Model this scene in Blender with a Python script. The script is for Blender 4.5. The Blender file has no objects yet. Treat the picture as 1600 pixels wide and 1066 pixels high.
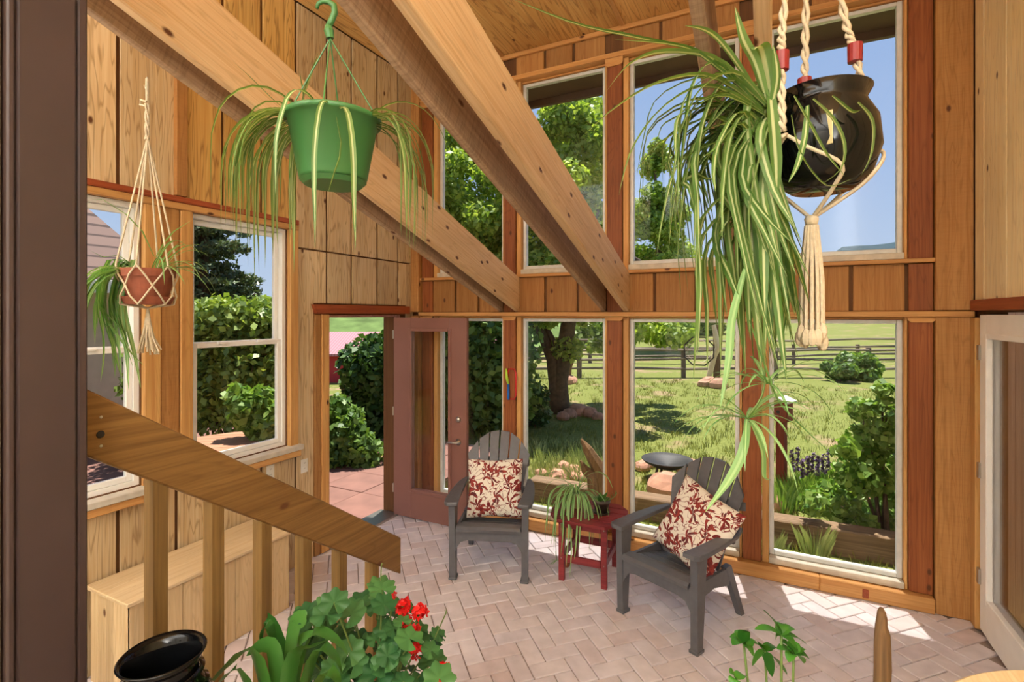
import bpy, math, random
import numpy as np
from mathutils import Vector, Matrix, Euler
R = math.radians
random.seed(7); NR = np.random.default_rng(7)
SC = bpy.context.scene
COL = SC.collection

# ------------------------------------------------------------------ camera
F, CX, HY, EYE = 795.0, 800.0, 492.0, 2.10      # focal length in pixels, horizon row, eye height
CA, SA = 0.8933, 0.4494                          # the camera looks 26.7 degrees left of the +Y wall normal
cam = bpy.data.cameras.new('camera'); co = bpy.data.objects.new('camera', cam); COL.objects.link(co)
co.location = (0, 0, EYE); co.rotation_euler = (R(90), 0, math.atan2(SA, CA))
cam.sensor_width = 36; cam.lens = 36 * F / 1600; cam.shift_y = -(533 - HY) / 1600
cam.clip_start = .05; cam.clip_end = 3000
SC.camera = co

# ------------------------------------------------------------------ light
def lin(c):
    return tuple((v/255/12.92 if v/255 <= .04045 else ((v/255+.055)/1.055)**2.4) for v in c) + (1,)
w = bpy.data.worlds.new('sky'); SC.world = w; w.use_nodes = True
nt = w.node_tree; nt.nodes.clear()
tc = nt.nodes.new('ShaderNodeTexCoord'); sx = nt.nodes.new('ShaderNodeSeparateXYZ')
rp = nt.nodes.new('ShaderNodeValToRGB'); bg = nt.nodes.new('ShaderNodeBackground'); wo = nt.nodes.new('ShaderNodeOutputWorld')
nt.links.new(tc.outputs['Generated'], sx.inputs[0]); nt.links.new(sx.outputs['Z'], rp.inputs[0])
nt.links.new(rp.outputs[0], bg.inputs[0]); nt.links.new(bg.outputs[0], wo.inputs[0])
e = rp.color_ramp.elements
e[0].position = 0.0; e[0].color = lin((196, 214, 236)); e[1].position = .75; e[1].color = lin((134, 168, 224))
m_ = rp.color_ramp.elements.new(.25); m_.color = lin((166, 194, 234))
bg.inputs[1].default_value = .92
sun = bpy.data.lights.new('sun', 'SUN'); so = bpy.data.objects.new('sun', sun); COL.objects.link(so)
sun.energy = 9.0; sun.angle = R(.6); sun.color = (1, .95, .86)
so.rotation_euler = Vector((-.06, .27, 1)).to_track_quat('Z', 'Y').to_euler()
SC.view_settings.view_transform = 'Standard'; SC.view_settings.look = 'None'
SC.view_settings.exposure = 0.10; SC.view_settings.gamma = 1; SC.view_settings.use_curve_mapping = False

# ------------------------------------------------------------------ pixel helpers (1600 x 1066 frame)
def ray(x, y):
    u = (x-CX)/F; v = (HY-y)/F
    return Vector((CA*u-SA, SA*u+CA, v))
def atY(x, y, Y): r = ray(x, y); return r*(Y/r.y) + Vector((0, 0, EYE))
def atX(x, y, X): r = ray(x, y); return r*(X/r.x) + Vector((0, 0, EYE))
def atZ(x, y, Z): r = ray(x, y); return r*((Z-EYE)/r.z) + Vector((0, 0, EYE))
def atD(x, y, d): return ray(x, y)*d + Vector((0, 0, EYE))
def pix(p):
    d = -SA*p[0]+CA*p[1]
    if d < .05: return None
    return CX+F*(CA*p[0]+SA*p[1])/d, HY-F*(p[2]-EYE)/d, d

# ------------------------------------------------------------------ mesh helpers
class MB:
    def __init__(s): s.v = []; s.f = []; s.uv = {}
    def box(s, x0, x1, y0, y1, z0, z1, ch=0.0):
        if x0 > x1: x0, x1 = x1, x0
        if y0 > y1: y0, y1 = y1, y0
        if z0 > z1: z0, z1 = z1, z0
        b = len(s.v)
        if ch <= 0:
            s.v += [(x, y, z) for z in (z0, z1) for y in (y0, y1) for x in (x0, x1)]
            s.f += [tuple(b+i for i in q) for q in ((0,2,3,1),(4,5,7,6),(0,1,5,4),(2,6,7,3),(0,4,6,2),(1,3,7,5))]
            return s
        X, Y, Z = (x0, x1), (y0, y1), (z0, z1); idx = {}
        for i in (0, 1):
            for j in (0, 1):
                for k in (0, 1):
                    for a in range(3):
                        p = [X[i], Y[j], Z[k]]
                        for t, (q, lo) in enumerate(((i, X), (j, Y), (k, Z))):
                            if t != a: p[t] += ch if q == 0 else -ch
                        idx[i, j, k, a] = len(s.v); s.v.append(tuple(p))
        fs = []
        for a in range(3):
            o = [t for t in range(3) if t != a]
            for q in (0, 1):
                c = []
                for (m, n) in ((0,0),(1,0),(1,1),(0,1)):
                    t = [0, 0, 0]; t[a] = q; t[o[0]] = m; t[o[1]] = n; c.append(idx[t[0], t[1], t[2], a])
                fs.append(c)
        for a in range(3):
            o = [t for t in range(3) if t != a]
            for m in (0, 1):
                for n in (0, 1):
                    t0 = [0, 0, 0]; t1 = [0, 0, 0]; t1[a] = 1
                    for t in (t0, t1): t[o[0]] = m; t[o[1]] = n
                    fs.append([idx[(*t0, o[0])], idx[(*t1, o[0])], idx[(*t1, o[1])], idx[(*t0, o[1])]])
        for i in (0, 1):
            for j in (0, 1):
                for k in (0, 1): fs.append([idx[i, j, k, a] for a in range(3)])
        cen = Vector(((x0+x1)/2, (y0+y1)/2, (z0+z1)/2))
        for c in fs:
            P = [Vector(s.v[i]) for i in c]; nrm = (P[1]-P[0]).cross(P[2]-P[0]); mid = sum(P, Vector())/len(P)
            s.f.append(tuple(c) if nrm.dot(mid-cen) > 0 else tuple(reversed(c)))
        return s
    def tube(s, pts, rad, n=8, cap=True):
        pts = [Vector(p) for p in pts]; m = len(pts)
        if not hasattr(rad, '__len__'): rad = [rad]*m
        b = len(s.v); up = None
        for i, p in enumerate(pts):
            t = (pts[min(i+1, m-1)]-pts[max(i-1, 0)]).normalized()
            if up is None: up = t.orthogonal().normalized()
            else:
                up = (up - t*up.dot(t))
                up = up.normalized() if up.length > 1e-6 else t.orthogonal().normalized()
            sd = t.cross(up)
            for k in range(n):
                a = 2*math.pi*k/n; s.v.append(tuple(p + (up*math.cos(a)+sd*math.sin(a))*rad[i]))
        for i in range(m-1):
            for k in range(n):
                s.f.append((b+i*n+k, b+i*n+(k+1) % n, b+(i+1)*n+(k+1) % n, b+(i+1)*n+k))
        if cap:
            s.f.append(tuple(b+k for k in reversed(range(n)))); s.f.append(tuple(b+(m-1)*n+k for k in range(n)))
        return s
    def lathe(s, prof, n=28, c=(0, 0, 0), capb=True):
        b = len(s.v)
        for (r, z) in prof:
            for k in range(n):
                a = 2*math.pi*k/n; s.v.append((c[0]+r*math.cos(a), c[1]+r*math.sin(a), c[2]+z))
        for i in range(len(prof)-1):
            for k in range(n):
                s.f.append((b+i*n+k, b+i*n+(k+1) % n, b+(i+1)*n+(k+1) % n, b+(i+1)*n+k))
        if capb: s.f.append(tuple(b+k for k in reversed(range(n))))
        return s
    def prism(s, poly, t0, t1, plane='XZ'):
        b = len(s.v); n = len(poly)
        for t in (t0, t1):
            for (p, q) in poly:
                s.v.append({'XZ': (p, t, q), 'YZ': (t, p, q), 'XY': (p, q, t)}[plane])
        s.f.append(tuple(range(b, b+n))); s.f.append(tuple(range(b+2*n-1, b+n-1, -1)))
        for i in range(n): s.f.append((b+i, b+n+i, b+n+(i+1) % n, b+(i+1) % n))
        return s
    def ribbon(s, pts, width, fold=.25, up=Vector((0, 0, 1)), tip=.0, base=.55):
        """a leaf blade: three verts across, tapered; uv.x runs across it"""
        pts = [Vector(p) for p in pts]; m = len(pts); b = len(s.v); sd0 = None
        for i, p in enumerate(pts):
            t = (pts[min(i+1, m-1)]-pts[max(i-1, 0)]).normalized()
            sd = t.cross(up) if sd0 is None else sd0 - t*sd0.dot(t)
            if sd.length < 1e-3: sd = t.orthogonal()
            sd.normalize(); sd0 = sd; nn = sd.cross(t).normalized()
            q = i/(m-1); wd = width*.5*(base+(1-base)*min(1, q*4))*(1 if q < .55 else max(tip, 1-((q-.55)/.45)**1.6))
            s.v += [tuple(p-sd*wd+nn*wd*fold), tuple(p), tuple(p+sd*wd+nn*wd*fold)]
            for k in range(3): s.uv[b+3*i+k] = (k/2, q)
        for i in range(m-1):
            for k in (0, 1): s.f.append((b+3*i+k, b+3*i+k+1, b+3*i+4+k, b+3*i+3+k))
        return s
    def mesh(s, name, mat=None, smooth=False):
        me = bpy.data.meshes.new(name); me.from_pydata(s.v, [], s.f)
        if s.uv:
            l = me.uv_layers.new(name='uv'); vi = [0]*len(me.loops); me.loops.foreach_get('vertex_index', vi)
            l.data.foreach_set('uv', [c for i in vi for c in s.uv.get(i, (0, 0))])
        if mat: me.materials.append(mat)
        if smooth: me.polygons.foreach_set('use_smooth', [True]*len(me.polygons))
        me.update(); return me
    def build(s, name, mat, parent=None, loc=None, rot=None, smooth=False):
        return link(name, s.mesh(name, mat, smooth), parent, loc, rot)
def link(name, me, parent=None, loc=None, rot=None):
    o = bpy.data.objects.new(name, me); COL.objects.link(o)
    if parent is not None: o.parent = parent
    if loc is not None: o.location = loc
    if rot is not None: o.rotation_euler = rot
    return o
def tag(o, label=None, cat=None, group=None, kind=None):
    if label: o['label'] = label
    if cat: o['category'] = cat
    if group: o['group'] = group
    if kind: o['kind'] = kind
    return o
def thing(name, label, cat, loc=(0, 0, 0), rotz=0, group=None):
    o = bpy.data.objects.new(name, None); COL.objects.link(o); o.empty_display_size = .1
    o.location = loc; o.rotation_euler = (0, 0, rotz)
    return tag(o, label, cat, group)
def bx(name, mat, parent, x0, x1, y0, y1, z0, z1, ch=.004):
    return MB().box(x0, x1, y0, y1, z0, z1, ch).build(name, mat, parent)
def struct(name, mb, mat, parent=None, label=None):
    o = mb.build(name, mat, parent); o['kind'] = 'structure'
    if label: o['label'] = label
    return o

# ------------------------------------------------------------------ materials
def mat_new(name):
    m = bpy.data.materials.new(name); m.use_nodes = True; t = m.node_tree; t.nodes.clear()
    out = t.nodes.new('ShaderNodeOutputMaterial'); p = t.nodes.new('ShaderNodeBsdfPrincipled')
    t.links.new(p.outputs[0], out.inputs[0]); return m, t, p, out
def N(t, kind, **kw):
    n = t.nodes.new('ShaderNode'+kind)
    for k, v in kw.items():
        if k.startswith('i_'): n.inputs[k[2:]].default_value = v
        else: setattr(n, k, v)
    return n
def ramp(t, fac, stops):
    r = t.nodes.new('ShaderNodeValToRGB'); el = r.color_ramp.elements
    while len(el) < len(stops): el.new(.5)
    for i, (p, c) in enumerate(stops): el[i].position = p; el[i].color = c
    t.links.new(fac, r.inputs[0]); return r.outputs[0]
def mixc(t, fac, a, b, mode='MIX'):
    n = t.nodes.new('ShaderNodeMix'); n.data_type = 'RGBA'; n.blend_type = mode
    for s, v in ((n.inputs[0], fac), (n.inputs[6], a), (n.inputs[7], b)):
        if hasattr(v, 'is_linked'): t.links.new(v, s)
        else: s.default_value = v
    return n.outputs[2]
def plain(name, c, rough=.6, metal=0, noise=.0, nscale=8, spec=.5, bump=0.0, coat=0):
    m, t, p, o = mat_new(name); p.inputs['Roughness'].default_value = rough; p.inputs['Metallic'].default_value = metal
    p.inputs['Specular IOR Level'].default_value = spec; p.inputs['Coat Weight'].default_value = coat
    c = lin(c); p.inputs['Base Color'].default_value = c
    if noise or bump:
        g = N(t, 'TexCoord'); n = N(t, 'TexNoise', i_Scale=nscale, i_Detail=5.0); t.links.new(g.outputs['Object'], n.inputs['Vector'])
        if noise:
            d = tuple(v*(1-noise) for v in c[:3])+(1,); l = tuple(min(1, v*(1+noise)) for v in c[:3])+(1,)
            t.links.new(ramp(t, n.outputs[0], [(.3, d), (.7, l)]), p.inputs['Base Color'])
        if bump:
            b = N(t, 'Bump', i_Strength=bump, i_Distance=.01); t.links.new(n.outputs[0], b.inputs['Height']); t.links.new(b.outputs[0], p.inputs['Normal'])
    return m
def wood(name, c1, c2, axis=2, rough=.55, knot=.0, fig=1.0, rnd=.12, scale=1.0, spec=.35, saw=0.0):
    """grain runs along the object's own axis; every object gets its own stretch of the log"""
    m, t, p, o = mat_new(name); p.inputs['Roughness'].default_value = rough; p.inputs['Specular IOR Level'].default_value = spec
    tc = N(t, 'TexCoord'); oi = N(t, 'ObjectInfo'); vm = N(t, 'VectorMath', operation='MULTIPLY_ADD')
    cr = N(t, 'CombineXYZ')
    mu = N(t, 'Math', operation='MULTIPLY'); mu.inputs[1].default_value = 37.0; t.links.new(oi.outputs['Random'], mu.inputs[0])
    for k in range(3): t.links.new(mu.outputs[0], cr.inputs[k])
    t.links.new(tc.outputs['Object'], vm.inputs[0]); vm.inputs[1].default_value = (1, 1, 1); t.links.new(cr.outputs[0], vm.inputs[2])
    def stretched(a, b):
        mp = N(t, 'Mapping'); sc = [a*scale]*3; sc[axis] = b*scale; mp.inputs['Scale'].default_value = sc
        t.links.new(vm.outputs[0], mp.inputs[0]); return mp.outputs[0]
    n1 = N(t, 'TexNoise', i_Scale=1.0, i_Detail=6.0, i_Roughness=.62, i_Distortion=.8); t.links.new(stretched(48, 1.1), n1.inputs['Vector'])
    n2 = N(t, 'TexNoise', i_Scale=1.0, i_Detail=3.0, i_Distortion=.25); t.links.new(stretched(6.5, .55), n2.inputs['Vector'])
    # cathedral figure: contour lines of a soft stretched noise
    mm = N(t, 'Math', operation='MULTIPLY'); mm.inputs[1].default_value = 16.0; t.links.new(n2.outputs[0], mm.inputs[0])
    fr = N(t, 'Math', operation='PINGPONG'); fr.inputs[1].default_value = .5; t.links.new(mm.outputs[0], fr.inputs[0])
    C1, C2 = lin(c1), lin(c2)
    base = mixc(t, ramp(t, n1.outputs[0], [(.30, (0, 0, 0, 1)), (.68, (1, 1, 1, 1))]), C2, C1)
    figc = ramp(t, fr.outputs[0], [(.0, (1-.34*fig, 1-.40*fig, 1-.46*fig, 1)), (.16, (1, 1, 1, 1))])
    col = mixc(t, .75, base, figc, 'MULTIPLY')
    n3 = N(t, 'TexNoise', i_Scale=1.0, i_Detail=2.0); t.links.new(stretched(2.2, .7), n3.inputs['Vector'])
    col = mixc(t, .6, col, ramp(t, n3.outputs[0], [(.3, (.72, .66, .6, 1)), (.65, (1.08, 1.06, 1.04, 1))]), 'MULTIPLY')
    if knot:
        vo = N(t, 'TexVoronoi', i_Scale=1.0); vo.feature = 'F1'; vo.voronoi_dimensions = '2D'
        sx3 = N(t, 'SeparateXYZ'); t.links.new(vm.outputs[0], sx3.inputs[0]); oth = [k for k in range(3) if k != axis]
        sm = N(t, 'Math', operation='ADD'); t.links.new(sx3.outputs[oth[0]], sm.inputs[0]); t.links.new(sx3.outputs[oth[1]], sm.inputs[1])
        k1 = N(t, 'Math', operation='MULTIPLY'); k1.inputs[1].default_value = 6.5; t.links.new(sm.outputs[0], k1.inputs[0])
        k2 = N(t, 'Math', operation='MULTIPLY'); k2.inputs[1].default_value = 3.6; t.links.new(sx3.outputs[axis], k2.inputs[0])
        cb = N(t, 'CombineXYZ'); t.links.new(k1.outputs[0], cb.inputs[0]); t.links.new(k2.outputs[0], cb.inputs[1]); t.links.new(cb.outputs[0], vo.inputs['Vector'])
        gate = N(t, 'Math', operation='GREATER_THAN'); gate.inputs[1].default_value = 1-knot
        sp = N(t, 'SeparateColor'); t.links.new(vo.outputs['Color'], sp.inputs[0]); t.links.new(sp.outputs[0], gate.inputs[0])
        kk = ramp(t, vo.outputs['Distance'], [(.05, (1, 1, 1, 1)), (.11, (0, 0, 0, 1))])
        km = N(t, 'Math', operation='MULTIPLY'); t.links.new(kk, km.inputs[0]); t.links.new(gate.outputs[0], km.inputs[1])
        col = mixc(t, km.outputs[0], col, lin((92, 52, 26)))
    if saw:
        ws = N(t, 'TexNoise', i_Scale=1.0, i_Detail=4.0)
        mp = N(t, 'Mapping'); mp.inputs['Scale'].default_value = [90 if k == axis else 7 for k in range(3)]; mp.inputs['Rotation'].default_value = (0, R(10), 0); t.links.new(vm.outputs[0], mp.inputs[0]); t.links.new(mp.outputs[0], ws.inputs['Vector'])
        col = mixc(t, saw, col, ramp(t, ws.outputs[0], [(.35, (.62, .60, .58, 1)), (.55, (1, 1, 1, 1))]), 'MULTIPLY')
    hv = N(t, 'HueSaturation'); mr = N(t, 'MapRange'); t.links.new(oi.outputs['Random'], mr.inputs[0])
    mr.inputs[3].default_value = 1-rnd; mr.inputs[4].default_value = 1+rnd; t.links.new(mr.outputs[0], hv.inputs['Value'])
    t.links.new(col, hv.inputs['Color']); t.links.new(hv.outputs[0], p.inputs['Base Color'])
    bp = N(t, 'Bump', i_Strength=.25, i_Distance=.004); t.links.new(n1.outputs[0], bp.inputs['Height']); t.links.new(bp.outputs[0], p.inputs['Normal'])
    return m
def leafmat(name, c1, c2, trans=.35, rough=.45, stripe=None, island=True, spec=.4):
    m, t, p, o = mat_new(name); p.inputs['Roughness'].default_value = rough; p.inputs['Specular IOR Level'].default_value = spec
    if island: g = N(t, 'NewGeometry'); f = g.outputs['Random Per Island']
    else: g = N(t, 'ObjectInfo'); f = g.outputs['Random']
    col = ramp(t, f, [(0, lin(c1)), (1, lin(c2))])
    if stripe:
        u = N(t, 'UVMap'); s = N(t, 'SeparateXYZ'); t.links.new(u.outputs[0], s.inputs[0])
        a = N(t, 'Math', operation='SUBTRACT'); a.inputs[1].default_value = .5; t.links.new(s.outputs[0], a.inputs[0])
        b = N(t, 'Math', operation='ABSOLUTE'); t.links.new(a.outputs[0], b.inputs[0])
        col = mixc(t, ramp(t, b.outputs[0], [(.09, (1, 1, 1, 1)), (.17, (0, 0, 0, 1))]), col, lin(stripe))
    t.links.new(col, p.inputs['Base Color'])
    tr = N(t, 'BsdfTranslucent'); t.links.new(mixc(t, 1.0, col, (1.0, 1.0, .45, 1), 'MULTIPLY'), tr.inputs[0])
    mx = N(t, 'MixShader'); mx.inputs[0].default_value = trans
    t.links.new(p.outputs[0], mx.inputs[1]); t.links.new(tr.outputs[0], mx.inputs[2]); t.links.new(mx.outputs[0], o.inputs[0])
    return m
def glassmat(name, tint=(1, 1, 1, 1), refl=.06):
    m, t, p, o = mat_new(name); t.nodes.remove(p)
    tr = N(t, 'BsdfTransparent'); tr.inputs[0].default_value = tint
    gl = N(t, 'BsdfGlossy'); gl.inputs['Roughness'].default_value = .01
    fr = N(t, 'LayerWeight'); fr.inputs[0].default_value = .25
    mr = N(t, 'MapRange'); mr.inputs[3].default_value = refl; mr.inputs[4].default_value = .5
    t.links.new(fr.outputs['Fresnel'], mr.inputs[0]); mr.inputs[3].default_value = 0; mr.inputs[4].default_value = .55
    mx = N(t, 'MixShader'); t.links.new(mr.outputs[0], mx.inputs[0]); t.links.new(tr.outputs[0], mx.inputs[1]); t.links.new(gl.outputs[0], mx.inputs[2])
    t.links.new(mx.outputs[0], o.inputs[0]); return m

M = {}
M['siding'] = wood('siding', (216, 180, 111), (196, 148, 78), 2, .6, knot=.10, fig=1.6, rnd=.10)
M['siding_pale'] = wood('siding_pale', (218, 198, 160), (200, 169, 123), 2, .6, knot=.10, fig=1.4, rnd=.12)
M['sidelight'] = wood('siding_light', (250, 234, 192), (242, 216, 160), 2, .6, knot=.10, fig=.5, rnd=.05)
M['groove'] = wood('groove', (118, 80, 44), (96, 62, 34), 2, .7, fig=.3)
M['band'] = wood('band', (186, 138, 79), (161, 108, 56), 2, .6, knot=.1, fig=.5, rnd=.16)
M['post'] = wood('post', (161, 97, 53), (127, 66, 32), 2, .55, knot=.30, fig=.8, rnd=.1)
M['trimx'] = wood('trim_x', (218, 167, 103), (195, 135, 73), 0, .55, knot=.1, fig=.4)
M['trimy'] = wood('trim_y', (218, 171, 108), (193, 137, 77), 1, .55, knot=.1, fig=.4)
M['trimz'] = wood('trim_z', (220, 175, 108), (199, 142, 80), 2, .55, knot=.08, fig=.5)
M['redy'] = wood('red_y', (170, 88, 50), (138, 64, 34), 1, .5, fig=.6)
M['cedar'] = wood('cedar', (189, 142, 85), (166, 114, 60), 2, .6, knot=.2, fig=.7, saw=.15)
M['ceil'] = wood('ceiling_ply', (225, 182, 111), (207, 152, 83), 1, .6, knot=.1, fig=1.4, rnd=.05, scale=.8)
M['beam'] = wood('beam', (230, 201, 158), (211, 171, 123), 0, .6, knot=.5, fig=.5, rnd=.05)
M['beam_rough'] = wood('beam_rough', (187, 159, 128), (151, 121, 95), 0, .7, knot=.2, fig=.4, rnd=.05, saw=.55)
M['bench'] = wood('bench', (229, 205, 163), (211, 180, 132), 2, .5, knot=.1, fig=.5, rnd=.07)
M['benchtop'] = wood('bench_top', (232, 211, 172), (217, 188, 143), 1, .45, fig=.4, rnd=.04)
M['rail'] = wood('rail', (145, 109, 61), (114, 81, 40), 1, .5, knot=.35, fig=.6, rnd=.03)
M['baluster'] = wood('baluster', (142, 111, 63), (109, 82, 43), 2, .55, knot=.15, fig=.5)
M['pillar'] = plain('pillar', (62, 47, 45), .45, noise=.10, nscale=5)
M['door'] = plain('door_paint', (134, 92, 82), .4, noise=.05, nscale=3)
M['jamb'] = plain('jamb_paint', (160, 114, 106), .45, noise=.16, nscale=14)
M['white'] = plain('white_paint', (250, 247, 240), .4, noise=.03)
M['vinyl'] = plain('vinyl', (246, 246, 242), .35)
M['alu'] = plain('window_alu', (214, 216, 212), .4, metal=.1, noise=.08, nscale=20)
M['sillgrey'] = plain('sill_grey', (206, 198, 182), .6, noise=.14, nscale=14)
M['metal'] = plain('metal', (190, 186, 178), .3, metal=.9)
M['soffit'] = plain('soffit', (88, 64, 50), .7, noise=.1)
M['glass'] = glassmat('glass')
M['plastic'] = plain('chair_plastic', (92, 93, 98), .42, noise=.10, nscale=22, bump=.05)
M['redtable'] = wood('red_table', (150, 58, 62), (116, 40, 44), 0, .45, fig=.35, rnd=.06)
M['terracotta'] = plain('terracotta', (146, 80, 56), .8, noise=.25, nscale=14)
M['greenpot'] = plain('green_plastic', (64, 116, 62), .38, noise=.04)
M['blackglaze'] = plain('black_glaze', (9, 10, 12), .08, spec=.3)
M['darkpot'] = plain('dark_pot', (74, 64, 58), .45, noise=.3, nscale=60, bump=.3)
M['creampot'] = plain('cream_pot', (206, 190, 140), .6, noise=.08)
M['soil'] = plain('soil', (52, 36, 26), .95, noise=.4, nscale=60, bump=.6)
M['cord'] = plain('cord', (206, 190, 162), .85, noise=.12, nscale=90, bump=.4)
M['bead'] = plain('bead', (138, 30, 34), .35)
M['outlet'] = plain('outlet', (240, 236, 226), .35)
M['dark'] = plain('dark', (30, 28, 26), .6)
M['spider'] = leafmat('spider_leaf', (88, 126, 58), (122, 154, 82), .35, stripe=(204, 212, 158), island=False)
M['spiderg'] = leafmat('spider_leaf_green', (104, 158, 92), (146, 188, 122), .35, stripe=(176, 208, 148), island=False)
M['spidery'] = leafmat('spider_leaf_yellow', (92, 126, 62), (130, 156, 88), .35, stripe=(190, 198, 146), island=False)
M['geranium'] = leafmat('geranium_leaf', (40, 86, 46), (76, 122, 66), .2, island=False)
M['broad'] = leafmat('broad_leaf', (50, 100, 40), (90, 140, 60), .25, rough=.3, island=False)
M['schef'] = leafmat('umbrella_leaf', (44, 100, 34), (84, 148, 50), .35, rough=.3, island=False)
M['petal'] = leafmat('petal', (214, 20, 26), (236, 46, 40), .25)
M['stem'] = plain('stem', (96, 118, 56), .6)
M['drift'] = wood('driftwood', (136, 104, 68), (88, 66, 42), 2, .8, fig=.8)

# ------------------------------------------------------------------ room shell
XL, XR, D, ZC = -3.51, 1.26, 4.55, 4.71
FY0 = .75
floor = struct('floor', MB().box(-3.62, 1.40, FY0, 4.72, -.12, -.012), plain('mortar', (150, 132, 122), .9, noise=.15, nscale=40))
tag(floor, 'pinkish brick floor laid in a diagonal herringbone')
# bricks
def brickmat():
    m, t, p, o = mat_new('paver'); p.inputs['Roughness'].default_value = .5
    oi = N(t, 'ObjectInfo'); g = N(t, 'NewGeometry'); ad = N(t, 'Math', operation='ADD'); t.links.new(oi.outputs['Random'], ad.inputs[0]); t.links.new(g.outputs['Random Per Island'], ad.inputs[1])
    fr = N(t, 'Math', operation='FRACT'); t.links.new(ad.outputs[0], fr.inputs[0])
    c = ramp(t, fr.outputs[0], [(0, lin((216, 203, 202))), (.35, lin((224, 214, 216))), (.7, lin((218, 208, 212))), (1, lin((212, 194, 192)))])
    n = N(t, 'TexNoise', i_Scale=9.0, i_Detail=6.0); t.links.new(g.outputs['Position'], n.inputs['Vector'])
    c = mixc(t, .7, c, ramp(t, n.outputs[0], [(.3, (.80, .78, .78, 1)), (.65, (1.05, 1.05, 1.05, 1))]), 'MULTIPLY')
    t.links.new(c, p.inputs['Base Color'])
    bp = N(t, 'Bump', i_Strength=.2, i_Distance=.003); t.links.new(n.outputs[0], bp.inputs['Height']); t.links.new(bp.outputs[0], p.inputs['Normal'])
    return m
M['paver'] = brickmat()
W_ = .117; J = .007
brick_me = MB().box(-W_+J/2, W_-J/2, -W_/2+J/2, W_/2-J/2, -.03, 0, .004).mesh('brick', M['paver'])
cells = []
c45 = math.cos(R(45))
for i in range(-60, 90):
    for j in range(-60, 90):
        k = (i-j) % 4
        if k == 0: cx, cy, rz = (i+1)*W_, (j+.5)*W_, 0
        elif k == 3: cx, cy, rz = (i+.5)*W_, (j+1)*W_, R(90)
        else: continue
        X = cx*c45-cy*c45 - 1.2; Y = cx*c45+cy*c45 + .2
        if -3.55 < X < 1.30 and FY0 < Y < 4.56:
            p = pix((X, Y, 0)); vis = p and -20 < p[0] < 1620 and p[1] < 1090
            cells.append((-(1/p[2]**2) if vis else 1, X, Y, rz+R(45)))
cells.sort()
bm_ = MB()
for n_, (sc_, X, Y, rz) in enumerate(cells):
    dz = random.uniform(-.0015, .0015)
    if n_ < 300: link('brick', brick_me, floor, (X, Y, dz), (0, 0, rz))
    else:
        b0 = len(bm_.v); c_, s_ = math.cos(rz), math.sin(rz)
        for v in brick_me.vertices: bm_.v.append((X+v.co.x*c_-v.co.y*s_, Y+v.co.x*s_+v.co.y*c_, v.co.z+dz))
        for pl in brick_me.polygons: bm_.f.append(tuple(b0+q for q in pl.vertices))
tag(bm_.build('paving_bricks', M['paver'], floor), 'remaining pinkish herringbone bricks', kind='stuff')
M['greyplank'] = wood('grey_plank', (176, 164, 150), (146, 134, 122), 1, .5, fig=.3)
# landing the photographer stands on, with steps down
land = struct('floor_landing', MB().box(-1.78, 1.40, -6.0, 1.5, .30, .42, .01), plain('landing_underside', (150, 112, 78), .6, noise=.1))
tag(land, 'upper wooden landing with floor planks')
for k in range(16):
    bx('plank', M['greyplank'], land, -1.78+k*.1985, -1.78+k*.1985+.194, -6.0, 1.5, .42, .445)
steps = thing('stair_steps', 'short wooden steps from the landing to the brick floor', 'stairs', (0, 0, 0))
for k, (y0, z1) in enumerate(((1.5, .30), (1.78, .15))):
    bx('tread', M['trimx'], steps, -1.68, -.8, y0+.005, y0+.28, z1-.04, z1); bx('riser', M['trimx'], steps, -1.68, -.8, y0+.26, y0+.28, z1-.15, z1-.04)

# left wall: backing with openings, then boards proud of it
wl = MB()
OP = [(.95, 1.81, 1.03, 2.80), (2.12, 2.90, 1.03, 2.80), (3.325, 4.23, 0, 2.09)]      # y0 y1 z0 z1
def wall_pieces(y0, y1, z0, z1, ops):
    """rectangles left over when the openings are cut away"""
    ys = sorted(set([y0, y1]+[min(max(v, y0), y1) for o in ops for v in o[:2]])); out = []
    for a, b in zip(ys, ys[1:]):
        zs = [(z0, z1)]
        for o in ops:
            if o[0] < (a+b)/2 < o[1]:
                zs = [q for (p, r) in zs for q in ((p, min(r, o[2])), (max(p, o[3]), r)) if q[1]-q[0] > .012]
        out += [(a, b, p, r) for p, r in zs]
    return out
for (a, b, p, r) in wall_pieces(-.6, 4.75, 0, ZC, OP): wl.box(-3.66, XL-.018, a, b, p, r)
wall_left = struct('wall_left', wl, M['groove'], None, 'left wall of honey coloured grooved wood siding')
GR = [-.6, -.28, .04, .37, .70, 1.02, 1.35, 1.68, 2.02, 2.34, 2.655, 2.975, 3.31, 3.61, 3.965, 4.285, 4.55]
CUT = [(.87, 1.89, .93, 2.84), (2.02, 2.98, .93, 2.84), (3.16, 4.42, 0, 2.2)]
for a, b in zip(GR, GR[1:]):
    for (p, q, z0, z1) in wall_pieces(a+.012, b-.012, 0, ZC, CUT):
        if q-p < .02: continue
        segs = [(z0, z1)]
        if z0 < 2.66 < z1 and a > 2.9: segs = [(z0, 2.655), (2.665, z1)]
        for s0, s1 in segs:
            hi = s0 > 2.8
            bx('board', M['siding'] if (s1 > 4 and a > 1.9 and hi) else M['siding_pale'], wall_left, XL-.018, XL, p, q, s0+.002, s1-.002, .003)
bx('trim', M['redy'], wall_left, XL-.02, XL+.03, .4, 2.985, 2.845, 2.885); bx('trim', M['trimy'], wall_left, XL-.02, XL+.028, .4, 2.985, 2.80, 2.843)
bx('batten', M['cedar'], wall_left, XL-.005, XL+.03, 2.00, 2.075, 2.89, ZC-.002)
for (a, b) in ((.87, .945), (1.815, 1.91), (2.035, 2.115), (2.905, 2.985)): bx('casing', M['trimz'], wall_left, XL-.03, XL+.022, a, b, .965, 2.80)
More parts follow.
